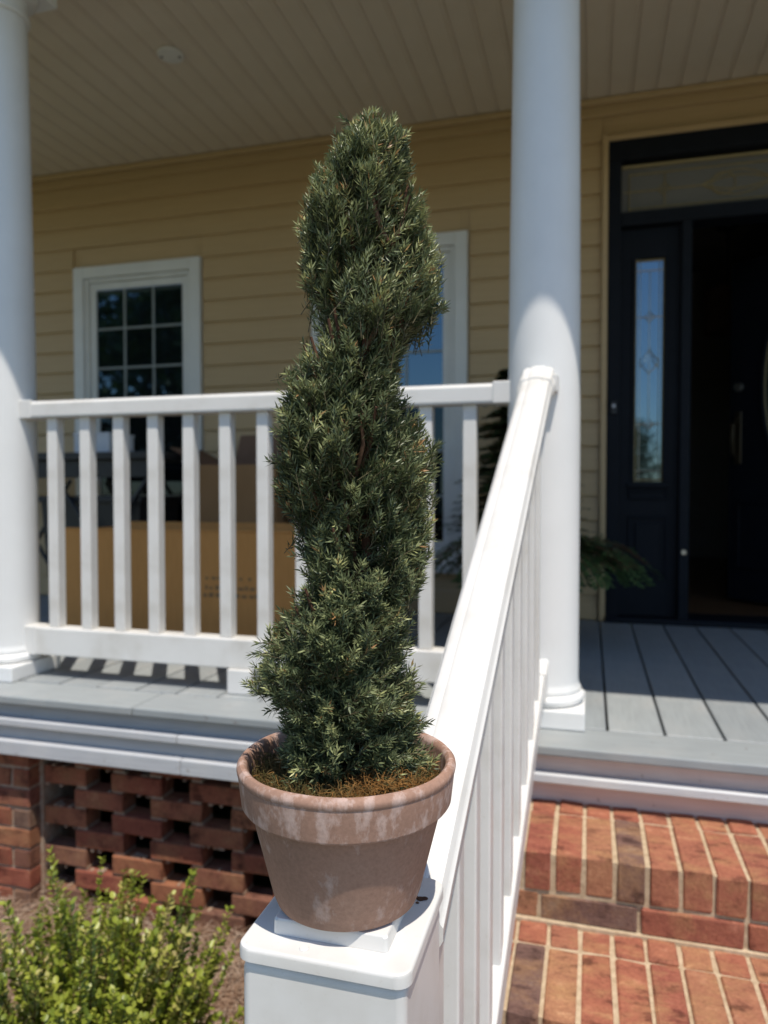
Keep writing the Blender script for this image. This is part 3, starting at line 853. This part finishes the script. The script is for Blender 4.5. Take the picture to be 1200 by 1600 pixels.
bm = bmesh.new(); tube(bm, [(.98, 6.0, 2.566), (.98, 6.0, 2.1)], .006, 6); obj('rod', bm, 'black', lamp)
bm = bmesh.new(); lathe(bm, [(.15, 2.12), (.16, 2.12), (.16, 1.80), (.15, 1.80), (.15, 2.12)], (.98, 6.0, 0), 24)
add_box(bm, .83, 1.13, 5.995, 6.005, 2.095, 2.105); obj('shade', bm, 'cardboard_dark', lamp)

# ------------------------------------------------------------------ clutter on the porch
def carton(name, x0, x1, y0, y1, h_, label, mat='cardboard', flaps=0, z=0, rot=0, printing=False, group=None):
    cx_, cy_ = (x0 + x1) / 2, (y0 + y1) / 2
    b = thing(name, (cx_, cy_, z), label, 'box', group)
    t_ = .006
    for nm, a in (('side_panel', (x0, x1, y0, y0 + t_)), ('side_panel', (x0, x1, y1 - t_, y1)), ('end_panel', (x0, x0 + t_, y0 + t_ + .0004, y1 - t_ - .0004)), ('end_panel', (x1 - t_, x1, y0 + t_ + .0004, y1 - t_ - .0004))):
        BX(nm, *a, z + .0015, z + h_, mat, b, .001)
    BX('bottom', x0 + t_ + .0004, x1 - t_ - .0004, y0 + t_ + .0004, y1 - t_ - .0004, z + .0015, z + .009, mat, b, 0)
    if flaps:
        for nm, hx, s in (('flap', x0, -1), ('flap', x1, 1)):
            bm = bmesh.new(); fl = flaps
            vv = [(hx, y0 + .01, z + h_ + .001), (hx, y1 - .01, z + h_ + .001), (hx + s * fl * .8, y1 - .02, z + h_ + fl * .42), (hx + s * fl * .8, y0 + .02, z + h_ + fl * .42)]
            lo = [bm.verts.new(p) for p in vv]; hi = [bm.verts.new((p[0], p[1], p[2] + .005)) for p in vv]
            bm.faces.new(lo[::-1]); bm.faces.new(hi)
            for i in range(4):
                j = (i + 1) % 4; bm.faces.new((lo[i], lo[j], hi[j], hi[i]))
            obj(nm, bm, 'cardboard_dark', b)
        bm = bmesh.new(); fl = flaps
        vv = [(x0 + .01, y1, z + h_ + .001), (x1 - .01, y1, z + h_ + .001), (x1 - .02, y1 + fl * .35, z + h_ + fl * .85), (x0 + .02, y1 + fl * .35, z + h_ + fl * .85)]
        lo = [bm.verts.new(p) for p in vv]; hi = [bm.verts.new((p[0], p[1] + .005, p[2])) for p in vv]
        bm.faces.new(lo[::-1]); bm.faces.new(hi)
        for i in range(4):
            j = (i + 1) % 4; bm.faces.new((lo[i], lo[j], hi[j], hi[i]))
        obj('flap', bm, 'cardboard_dark', b)
    if printing:
        r3 = random.Random(3)
        bm = bmesh.new()
        for row_, (xa, xb, zz, hh) in enumerate(((-1.47, -1.27, .265, .012), (-1.47, -1.25, .225, .018), (-1.48, -1.22, .195, .018))):
            xx = xa
            while xx < xb:
                wv = r3.uniform(.008, .03)
                add_box(bm, xx, min(xx + wv, xb), y0 - .0008, y0 - .0002, zz, zz + hh * r3.uniform(.6, 1)); xx += wv + r3.uniform(.004, .03 if row_ == 0 else .012)
        tag(obj('print', bm, 'ink', b), kind='stuff')
    return b
bx = carton('cardboard_box', -2.13, -.88, 2.60, 3.02, .452, 'long low open cardboard box behind the porch railing', printing=True)
BX('far_rim', -2.13, -.88, 3.0205, 3.03, .40, .472, 'cardboard', bx, .002)
BX('rim_fold', -2.13, -.88, 2.597, 2.6125, .4525, .462, 'cardboard', bx, .002)
BX('inner_flap', -2.11, -.90, 2.6135, 3.013, .43, .4365, 'cardboard_dark', bx, .001)
carton('cardboard_box', -1.80, -1.40, 3.12, 3.46, .74, 'tall cardboard box with raised brown flaps beside the window', mat='cardboard_mid', flaps=.2)
carton('cardboard_box', -1.36, -1.10, 3.2, 3.5, .62, 'narrow plain cardboard box next to the tall flapped box', mat='cardboard_dark')
# black folding table with crossed legs
tb = thing('folding_table', (-2.6, 3.2, 0), 'black folding table with crossed legs in front of the window', 'table')
tz = .80
BX('table_top', -3.25, -1.93, 2.95, 3.45, tz - .035, tz, 'black', tb, .006, 2)
BX('apron', -3.2, -1.98, 2.98, 2.995, tz - .12, tz - .036, 'black', tb, .003)
for ya in (3.0, 3.4):
    for s in (-1, 1):
        for (xa, xb) in ((-3.2, -2.75), (-2.5, -2.0)):
            bm = bmesh.new(); p0, p1 = ((xa, ya + s * .006, .004), (xb, ya + s * .006, tz - .125)) if s > 0 else ((xb, ya + s * .006, .004), (xa, ya + s * .006, tz - .125))
            tube(bm, [p0, p1], .011, 8); obj('leg', bm, 'black', tb, True)
bn = thing('storage_bin', (-2.33, 3.2, 0), 'dark lidded storage bin standing under the folding table', 'bin')
bm = bmesh.new()
def taper(bm, x0, x1, y0, y1, z0, z1, t):
    lo = [(x0 + t, y0 + t), (x1 - t, y0 + t), (x1 - t, y1 - t), (x0 + t, y1 - t)]; hi = [(x0, y0), (x1, y0), (x1, y1), (x0, y1)]
    a = [bm.verts.new((*p, z0)) for p in lo]; b = [bm.verts.new((*p, z1)) for p in hi]
    for i in range(4):
        j = (i + 1) % 4; bm.faces.new((a[i], a[j], b[j], b[i]))
    bm.faces.new(a[::-1]); bm.faces.new(b)
taper(bm, -2.62, -2.06, 3.03, 3.37, .002, .56, .03); obj('body', bm, 'black', bn)
BX('lid', -2.64, -2.04, 3.01, 3.39, .5605, .59, 'black', bn, .006, 2)
bxx = thing('small_carton', (-2.33, 3.15, tz), 'small pale carton lying on the black folding table', 'box')
BX('carton_body', -2.44, -2.24, 3.05, 3.25, tz + .001, tz + .085, 'paper', bxx, .002)
BX('carton_lid', -2.443, -2.237, 3.047, 3.253, tz + .0855, tz + .10, 'paper', bxx, .002)

# shade plants by the door
def frond_plant(name, cx_, cy_, label, nfr, length, arch, pot_h, up, seed, conifer=False):
    r = np.random.default_rng(seed)
    t = thing(name, (cx_, cy_, 0), label, 'plant')
    bm = bmesh.new(); lathe(bm, [(0, .001), (.10, .001), (.135, pot_h - .03), (.15, pot_h - .03), (.15, pot_h), (.135, pot_h), (.13, pot_h - .03), (0, pot_h - .03)], (cx_, cy_, 0), 28)
    obj('planter', bm, 'pot_dark', t, True)
    bs, ds, ns, ls, ws, ts = [], [], [], [], [], []
    stem = bmesh.new()
    if conifer:
        tube(stem, [(cx_, cy_, pot_h - .04), (cx_, cy_, pot_h + length)], [.012, .004], 6)
    for i in range(nfr):
        a = r.uniform(0, 2 * np.pi); h = np.array([np.cos(a), np.sin(a), 0])
        if conifer:
            f = r.uniform(.02, 1); st = np.array([cx_, cy_, pot_h + length * f]); L = (.08 + .32 * (1 - f)) * r.uniform(.7, 1.1)
        else:
            st = np.array([cx_, cy_, pot_h - .02]) + h * .04; L = length * r.uniform(.7, 1.1)
        k = 14; prev = st; pts = [st]
        for j in range(k):
            q = j / k
            dr = h * (.55 + .5 * q) + np.array([0, 0, (up * (1 - q) - arch * q * 1.4)])
            dr = dr / np.linalg.norm(dr); prev = prev + dr * L / k; pts.append(prev)
        tube(stem, [tuple(p) for p in pts[::3]], .0022, 4)
        for j in range(1, k + 1):
            dr = unit(pts[j] - pts[j - 1]); sd_ = unit(np.cross(dr, [0, 0, 1.0])); upv = np.cross(sd_, dr)
            for s in (-1, 1):
                for rep in range(2):
                    b0 = pts[j - 1] + (pts[j] - pts[j - 1]) * (rep * .5 + .2)
                    bs.append(b0); ds.append(sd_ * s + dr * .6 + upv * r.uniform(-.2, .35)); ns.append(upv)
                    ls.append((.075 if not conifer else .07) * (1 - .6 * j / k) * r.uniform(.8, 1.2)); ws.append(.008 if not conifer else .0075); ts.append(r.random())
    obj('stem', stem, 'bark', t)
    me = leaves_mesh('foliage', np.array(bs) - np.array([cx_, cy_, 0]), np.array(ds), np.array(ns), np.array(ls), np.array(ws), np.array(ts), .15)
    tag(link('foliage', me, 'shade_leaf', t, (cx_, cy_, 0)), kind='stuff')
frond_plant('potted_conifer', -.31, 3.30, 'dark feathery potted evergreen between the window and the column', 430, .84, .25, .30, .35, 3, True)
frond_plant('potted_fern', -.215, 2.98, 'arching green fern behind the column beside the dark door frame', 80, .52, .95, .30, 1.0, 5)

# ------------------------------------------------------------------ terracotta pot
TX, TY, TZ = -.2185, .648, .2351
pot = thing('terracotta_pot', (TX, TY, TZ), 'weathered terracotta flower pot standing on the white newel cap', 'flower pot')
bm = bmesh.new()
prof = [(0, .0005), (.060, .0005), (.0665, .003), (.070, .012), (.0887, .0865), (.0887, .0885), (.0895, .0905)]
prof_in = [(.083, .092), (.064, .02), (.060, .012), (0, .011)]
lathe(bm, prof + [(.0895, .0930), (.086, .0932)] + prof_in, (TX, TY, TZ), 96); body = obj('body', bm, 'terracotta', pot, True)
bm = bmesh.new()
rim = [(.0862, .0955), (.0912, .0953), (.0938, .0938), (.0965, .0932), (.0982, .0955), (.1012, .1215), (.1008, .1225), (.1020, .1238), (.1025, .1268), (.1020, .1295), (.0995, .1322), (.0962, .1325), (.0935, .1305), (.0925, .127), (.0895, .100), (.0862, .0942)]
lathe(bm, rim, (TX, TY, TZ), 96)
for v in bm.verts:
    a = math.atan2(v.co.y - TY, v.co.x - TX)
    if v.co.z > TZ + .12: v.co.z += .0002 * math.sin(3 * a) + .0002 * math.sin(7 * a + 1)
obj('rim', bm, 'terracotta_rim', pot, True)

SOILZ = TZ + .102
moss = thing('moss', (TX, TY, SOILZ - .01), 'orange brown dried moss packed around the topiary in the pot', 'moss')
bm = bmesh.new()
rings = [(0, .004), (.03, .004), (.06, .001), (.080, -.004), (.0815, -.012), (0, -.012)]
lathe(bm, rings, (TX, TY, SOILZ), 40); obj('soil', bm, 'soil', moss, True)
n = 8500
a = rng.uniform(0, 2 * np.pi, n); rr = .086 * np.sqrt(rng.uniform(.15, 1, n))
# right front side carries the thick orange tuft
hump = np.exp(-(((a - R_(-42) + np.pi) % (2 * np.pi) - np.pi) / .75) ** 2)
hump2 = np.exp(-(((a - R_(205) + np.pi) % (2 * np.pi) - np.pi) / .8) ** 2)
zc_ = rng.uniform(0, 1, n) * (.004 + .026 * hump + .014 * hump2)
start = np.stack([rr * np.cos(a), rr * np.sin(a), .012 + zc_], 1)
K = 7
step = unit(rng.normal(size=(n, 3)) * np.array([1, 1, .55])); pts = [start]
for k in range(K - 1):
    step = unit(step + rng.normal(0, .55, (n, 3)))
    pts.append(pts[-1] + step * rng.uniform(.002, .0042, (n, 1)))
pts = np.stack(pts, 1)
rad = np.linalg.norm(pts[..., :2], axis=-1); lim = .0885
sc_ = np.where(rad > lim, lim / np.maximum(rad, 1e-6), 1); pts[..., :2] *= sc_[..., None]
pts[..., 2] = np.clip(pts[..., 2], .002, .050)
me = ribbons_mesh('moss_fibres', pts, rng.uniform(.00018, .00036, n), np.clip(rng.normal(.3, .2, n) + .42 * hump, 0, 1))
tag(link('moss_fibres', me, 'moss', moss, (TX, TY, SOILZ - .01)), kind='stuff')

# ------------------------------------------------------------------ spiral topiary
AXX, AXY = -.2095, .652
tp = thing('topiary_tree', (AXX, AXY, SOILZ), 'spiral clipped evergreen topiary growing in the terracotta pot', 'topiary')
S = .000604
def ypx(z): return 767 + (.617 - z) / S
def zpx(y): return .617 - (y - 767) * S
edges = [(181, 576, 636), (205, 553, 630), (229, 529, 652), (253, 511, 655), (281, 498, 656), (308, 482, 668), (336, 474, 680), (363, 476, 684), (391, 484, 700), (418, 474, 702), (446, 478, 697), (476, 488, 700), (494, 495, 692), (511, 503, 672), (528, 496, 652), (555, 476, 645), (580, 462, 640), (610, 443, 641), (638, 440, 656),
         (665, 438, 672), (700, 438, 690), (734, 438, 694), (762, 432, 688), (789, 452, 684), (813, 462, 685), (837, 472, 682), (865, 477, 684), (892, 482, 678), (910, 478, 672), (927, 463, 650), (954, 440, 652), (982, 431, 660), (1009, 420, 662), (1030, 408, 657), (1054, 404, 663), (1078, 414, 664), (1099, 428, 658), (1126, 434, 666), (1147, 436, 662), (1181, 440, 672), (1209, 450, 678), (1240, 462, 660)]
edges[-2:] = [(1209, 446, 688), (1240, 456, 676)]
tab = np.array([(y_, max((b_ - a_) / 2 - 8, 4), max((b_ - a_) / 2 - 8, 4)) for y_, a_, b_ in edges], float)
cen = np.array([(y_, (a_ + b_) / 2 - 565) for y_, a_, b_ in edges], float)
def centre(y):
    """offset of the band's centre from the axis: (picture right, away), a quarter turn apart along the spiral"""
    return np.interp(y, cen[:, 0], cen[:, 1]) * S, np.interp(y + 85, cen[:, 0], cen[:, 1]) * S * .8
def radius(y, phi):
    """phi: 0 = picture right, -90deg = towards the path; radius in px"""
    rl = np.interp(y, tab[:, 0], tab[:, 1]); rr_ = np.interp(y, tab[:, 0], tab[:, 2])
    mean = (rl + rr_) / 2; amp = (rr_ - rl) / 2
    r = mean + amp * np.cos(phi)
    # helical groove: left low -> front -> right high, then round the back
    ph = np.mod(phi + np.pi, 2 * np.pi)              # 0 = left, pi/2 = front, pi = right, 3pi/2 = back
    tot = np.ones_like(r)
    for Lk, Fk, Rk, Ln in ((1130, 1040, 955, 860), (860, 730, 600, 520), (520, 385, 235, 150), (1390, 1290, 1200, 1130)):
        yg = np.interp(ph, [0, np.pi / 2, np.pi, 3 * np.pi / 2, 2 * np.pi], [Lk, Fk, Rk, (Rk + Ln) / 2, Ln])
        side_w = .52 * np.clip(np.abs(np.sin(phi)) - .15, 0, 1)
        tot = tot - side_w * np.exp(-((y - yg) / 29) ** 2)
    lump = 1 + .045 * np.sin(y / 23. + 2 * phi) * np.sin(3 * phi + y / 61.) + .04 * np.sin(y / 11. - 4 * phi)
    return r * np.clip(tot, .35, 1) * lump
BARE = [(690, -1.50), (335, -1.25), (540, -1.3)]
def sprigs(ns, rho0, rho1, seed, lmin, lmax, stray=0):
    r = np.random.default_rng(seed)
    y = r.uniform(200, 1238, ns * 2)
    keep = r.random(ns * 2) < np.interp(y, tab[:, 0], (tab[:, 1] + tab[:, 2]) / 285.) ; y = y[keep][:ns]
    n = len(y)
    phi = r.uniform(-np.pi, np.pi, n)
    rho = r.uniform(rho0, rho1, n)
    ctint = np.zeros(n)
    if stray:
        nc = 400
        yc = r.uniform(212, 1225, nc * 3); yc = yc[r.random(nc * 3) < np.interp(yc, tab[:, 0], (tab[:, 1] + tab[:, 2]) / 285.)][:nc]; nc = len(yc)
        pc = r.uniform(-np.pi, np.pi, nc); rc = r.uniform(-.07, .07, nc); tc = r.normal(0, .13, nc)
        ci = r.integers(0, nc, n); incl = r.random(n) < .84
        up_ = r.normal(0, 1, n)
        y = np.where(incl, np.clip(yc[ci] + up_ * 25, 196, 1238), y)
        phi = np.where(incl, pc[ci] + r.normal(0, .12, n) * 90 / np.interp(y, tab[:, 0], (tab[:, 1] + tab[:, 2]) / 2.) + .03 * up_, phi)
        rho = np.where(incl, rho + rc[ci], rho - .05); ctint = np.where(incl, tc[ci], 0)
    rad = radius(y, phi) * S * rho
    bare = np.zeros(n, bool)
    for yb_, pb_ in BARE: bare |= (np.abs(y - 12 - yb_) < 34) & (np.abs(phi - pb_) < .17) & (rho > .55) & (r.random(n) < .88)
    rad = np.where(bare, rad * .5, rad)
    # the camera looks along a yawed axis: picture-right in world
    cr, sr_ = math.cos(R_(15.7 + 3)), math.sin(R_(15.7 + 3))
    right = np.array([cr, sr_, 0]); back = np.array([-sr_, cr, 0])
    hdir = np.cos(phi)[:, None] * right + np.sin(phi)[:, None] * back
    c1_, c2_ = centre(y)
    tip = np.stack([np.full(n, AXX), np.full(n, AXY), zpx(y)], 1) + hdir * rad[:, None] + right * c1_[:, None] + back * c2_[:, None]
    L = r.uniform(lmin, lmax, n)
    topness = np.clip((330 - y) / 150, 0, 1)
    low = np.clip((y - 650) / 500, 0, 1)
    d = hdir * (r.uniform(.2, .8, n) + .55 * low)[:, None] + np.array([0, 0, 1.0]) * (r.uniform(.5, 1.15, n) - .25 * low)[:, None] + r.normal(0, .26, (n, 3))
    tang = np.cross(np.array([0, 0, 1.0]), hdir)
    d = unit(d + tang * .22)
    if stray:
        tip = tip + d * r.uniform(0, stray, n)[:, None] * (r.random(n) < .16)[:, None]
    base = tip - d * L[:, None]
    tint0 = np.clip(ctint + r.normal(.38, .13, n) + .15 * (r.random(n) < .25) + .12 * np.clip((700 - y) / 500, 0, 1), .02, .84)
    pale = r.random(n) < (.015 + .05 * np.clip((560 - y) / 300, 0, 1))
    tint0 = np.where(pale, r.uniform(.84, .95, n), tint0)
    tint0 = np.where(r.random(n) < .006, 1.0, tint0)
    return base, d, L, tint0, r
VB = []; VD = []; VN = []; VL = []; VW = []; VT = []; STB = []; STT = []
for (ns, r0, r1, seed, l0, l1, stray) in ((5200, .82, 1.02, 11, .015, .031, .014), (1300, .5, .82, 12, .016, .032, 0), (500, .2, .55, 13, .018, .034, 0)):
    base, d, L, tint0, r = sprigs(ns, r0, r1, seed, l0, l1, stray)
    n = len(base)
    ref = unit(np.cross(d, unit(r.normal(size=(n, 3))))); ref2 = np.cross(d, ref)
    STB.append(base - d * .006); STT.append(base + d * L[:, None] * .96)
    K = 21
    for k in range(K):
        q = (k + .6) / K
        al = k * 2.399 + r.uniform(-.35, .35, n)
        rank = np.cos(al)[:, None] * ref + .62 * np.sin(al)[:, None] * ref2
        fwd = .55 + .75 * q ** 2
        nd = unit(rank + d * (fwd + r.normal(0, .13, n))[:, None])
        b0 = base + d * (L * q)[:, None]
        ln = (.0108 - .0040 * abs(q - .45) * 1.6) * r.uniform(.75, 1.2, n)
        VB.append(b0); VD.append(nd); VN.append(unit(d + r.normal(0, .25, (n, 3)))); VL.append(ln)
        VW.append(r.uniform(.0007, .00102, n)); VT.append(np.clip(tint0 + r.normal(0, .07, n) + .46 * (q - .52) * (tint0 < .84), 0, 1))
o3 = np.array([AXX, AXY, SOILZ])
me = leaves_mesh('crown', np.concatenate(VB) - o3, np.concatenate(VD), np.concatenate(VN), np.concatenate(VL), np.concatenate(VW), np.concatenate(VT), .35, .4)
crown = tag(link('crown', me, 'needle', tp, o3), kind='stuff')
STB = np.concatenate(STB) - o3; STT = np.concatenate(STT) - o3
me = ribbons_mesh('twig', np.stack([STB, (STB + STT) / 2, STT], 1), np.full(len(STB), .00042), np.zeros(len(STB)))
tag(link('twig', me, 'twig', tp, o3), kind='stuff')
# trunk and limbs
bm = bmesh.new()
pts = []
for i in range(22):
    f = i / 21; z = SOILZ - .02 + f * (zpx(215) - SOILZ + .02); a_ = f * 14
    o1, o2 = centre(ypx(z)); u1, u2 = float(o1) * .8, float(o2) * .8
    pts.append((AXX + .006 * math.cos(a_) + math.cos(R_(18.7)) * u1 - math.sin(R_(18.7)) * u2, AXY + .006 * math.sin(a_) + math.sin(R_(18.7)) * u1 + math.cos(R_(18.7)) * u2, z))
tube(bm, pts, [.0075 - .0055 * i / 21 for i in range(22)], 8); obj('trunk', bm, 'bark', tp, True)
cr, sr_ = math.cos(R_(18.7)), math.sin(R_(18.7))
for i in range(34):
    y = rnd.uniform(260, 1160); ph = rnd.uniform(-math.pi, 0.4)
    z = zpx(y); rr_ = float(radius(np.array([y - 60.]), np.array([ph]))[0]) * S * .86
    hx_, hy_ = math.cos(ph) * cr - math.sin(ph) * sr_, math.cos(ph) * sr_ + math.sin(ph) * cr
    bm = bmesh.new()
    o1, o2 = centre(y - 40.); BXX, BXY = AXX + cr * float(o1) - sr_ * float(o2), AXY + sr_ * float(o1) + cr * float(o2)
    tube(bm, [(AXX, AXY, z - .045), (BXX + hx_ * rr_ * .35, BXY + hy_ * rr_ * .35, z - .012), (BXX + hx_ * rr_ * .72, BXY + hy_ * rr_ * .72, z + .012), (BXX + hx_ * rr_, BXY + hy_ * rr_, z + .045)], [.0032, .0028, .0022, .0012], 6)
    obj('branch', bm, 'bark', tp, True)

for yb_, pb_ in BARE:
    rr_ = float(radius(np.array([yb_ - 20.]), np.array([pb_]))[0]) * S
    for dp, dr in ((0, .80), (.14, .72)):
        ph = pb_ + dp; bm = bmesh.new(); pts = []
        for i in range(6):
            f = i / 5; rad_ = rr_ * (dr - .25 * (1 - f) + .06 * math.sin(f * 6 + yb_)); y_ = yb_ + 55 - 110 * f; p_ = ph + .10 * math.sin(f * 4 + yb_)
            hx_, hy_ = math.cos(p_) * cr - math.sin(p_) * sr_, math.cos(p_) * sr_ + math.sin(p_) * cr
            o1, o2 = centre(y_)
            pts.append((AXX + hx_ * rad_ + cr * float(o1) - sr_ * float(o2), AXY + hy_ * rad_ + sr_ * float(o1) + cr * float(o2), zpx(y_)))
        tube(bm, pts, [.0022, .0021, .0019, .0016, .0013, .0008], 7); obj('branch', bm, 'bark_red', tp, True)

# ------------------------------------------------------------------ boxwood shrub
def boxwood(cx_, cy_, Rr, Ht, nsh, seed, label):
    r = np.random.default_rng(seed)
    t = thing('boxwood_shrub', (cx_, cy_, GZ), label, 'shrub')
    bs, ds, ns_, ls, ws, ts = [], [], [], [], [], []
    stem = bmesh.new()
    for i in range(nsh):
        a = r.uniform(0, 2 * np.pi); q = np.sqrt(r.uniform(0, 1)); h = np.array([np.cos(a), np.sin(a), 0])
        hgt = Ht * (1 - .30 * q ** 2) * (r.uniform(.55, 1.0) if i % 3 else r.uniform(.85, 1.12))
        p0 = h * Rr * q * .30 + np.array([0, 0, .01]); p2 = h * Rr * q * (.85 + .2 * r.random()) + np.array([0, 0, hgt]) + r.normal(0, .045, 3); p1 = h * Rr * q * .75 + np.array([0, 0, hgt * .55])
        pts = [(1 - s) ** 2 * p0 + 2 * s * (1 - s) * p1 + s * s * p2 for s in np.linspace(0, 1, 9)]
        tube(stem, [tuple(np.array([cx_, cy_, GZ]) + p) for p in pts[::2]], [.0024, .002, .0016, .0012, .0007], 4)
        sht = np.clip(r.normal(.45, .2), 0, .9)
        m = int(14 + 26 * hgt / Ht)
        for s in np.linspace(.30, 1, m):
            j = min(int(s * 8), 7); f = s * 8 - j; p = pts[j] * (1 - f) + pts[j + 1] * f; dr = unit(pts[j + 1] - pts[j])
            rf = unit(np.cross(dr, r.normal(size=3)))
            for sg in (-1, 1):
                bs.append(p); ds.append(rf * sg + dr * r.uniform(.45, 1.1) + r.normal(0, .15, 3)); ns_.append(unit(dr + r.normal(0, .2, 3)))
                ls.append(r.uniform(.009, .020)); ws.append(r.uniform(.0042, .007)); ts.append(np.clip(sht + r.normal(0, .12) + .15 * s, 0, .93) if r.random() > .02 else 1.0)
    obj('stem', stem, 'bark', t)
    base = np.array(bs); d = unit(np.array(ds)); nr = np.array(ns_); s_ = unit(np.cross(d, nr)); u_ = np.cross(s_, d)
    L = np.array(ls)[:, None]; W = np.array(ws)[:, None]
    # oval leaf: six points, folded along the midrib
    v = np.stack([base, base + d * L * .3 + s_ * W * .9 + u_ * W * .3, base + d * L * .7 + s_ * W * .85 + u_ * W * .3, base + d * L, base + d * L * .7 - s_ * W * .85 + u_ * W * .3, base + d * L * .3 - s_ * W * .9 + u_ * W * .3], 1).reshape(-1, 3)
    i = np.arange(len(base))[:, None] * 6
    f = np.concatenate([i + np.array([[0, 1, 2, 3]]), i + np.array([[0, 3, 4, 5]])])
    me = np_mesh('foliage', v, f, np.repeat(np.array(ts), 6))
    tag(link('foliage', me, 'box_leaf', t, (cx_, cy_, GZ)), kind='stuff')
boxwood(-.98, 1.22, .31, .44, 400, 21, 'bright green boxwood shrub growing in the pine straw bed')

# ------------------------------------------------------------------ trees across the lawn (mirrored in the window glass)
def tree(name, x, y, H, Rr, seed, label, nl=5200):
    r = np.random.default_rng(seed); rr = random.Random(seed)
    t = thing(name, (x, y, GZ), label, 'tree', 'trees across the lawn facing the porch')
    bm = bmesh.new(); tube(bm, [(x, y, GZ - .1), (x + .1, y, GZ + H * .35), (x - .05, y + .1, GZ + H * .9)], [H * .025, H * .018, H * .004], 8); obj('trunk', bm, 'bark', t, True)
    bm = bmesh.new(); lobes = []
    for i in range(26):
        a = rr.uniform(0, 6.28); h = rr.uniform(.28, .95); q = Rr * (1 - abs(h - .5) * 1.1) * rr.uniform(.4, 1)
        c = (math.cos(a) * q, math.sin(a) * q, H * h); lobes.append((c, Rr * rr.uniform(.22, .42)))
        tube(bm, [(x, y, GZ + H * h * .75), (x + c[0] * .6, y + c[1] * .6, GZ + H * h * .93), (x + c[0], y + c[1], GZ + c[2])], [H * .008, H * .005, H * .002], 5)
    obj('limb', bm, 'bark', t, True)
    li = r.integers(0, len(lobes), nl); cs = np.array([l[0] for l in lobes])[li]; rs = np.array([l[1] for l in lobes])[li]
    p = cs + unit(r.normal(size=(nl, 3))) * (rs * r.uniform(.5, 1.05, nl))[:, None]
    me = leaves_mesh('crown', p, r.normal(size=(nl, 3)), unit(r.normal(size=(nl, 3))), r.uniform(.25, .55, nl) * H / 10, r.uniform(.10, .2, nl) * H / 10, r.random(nl), .2)
    tag(link('crown', me, 'tree_leaf', t, (x, y, GZ)), kind='stuff')
for i, (x, y, H, Rr, lb) in enumerate(((-13, -17, 11.5, 4.6, 'tallest broad tree standing closest across the lawn'), (-19.5, -22, 11, 4.8, 'broad tree beyond the tallest one across the lawn'),
                                       (-6, -46, 5.4, 3.4, 'low round tree at the far end of the lawn'), (1.5, -44, 5.6, 3.6, 'second low round tree at the far end of the lawn'),
                                       (9, -46, 6.4, 3.8, 'third low round tree at the far end of the lawn'), (-15, -44, 7.5, 4.2, 'medium tree at the far left end of the lawn'))):
    tree('lawn_tree', x, y, H, Rr, 40 + i, lb)
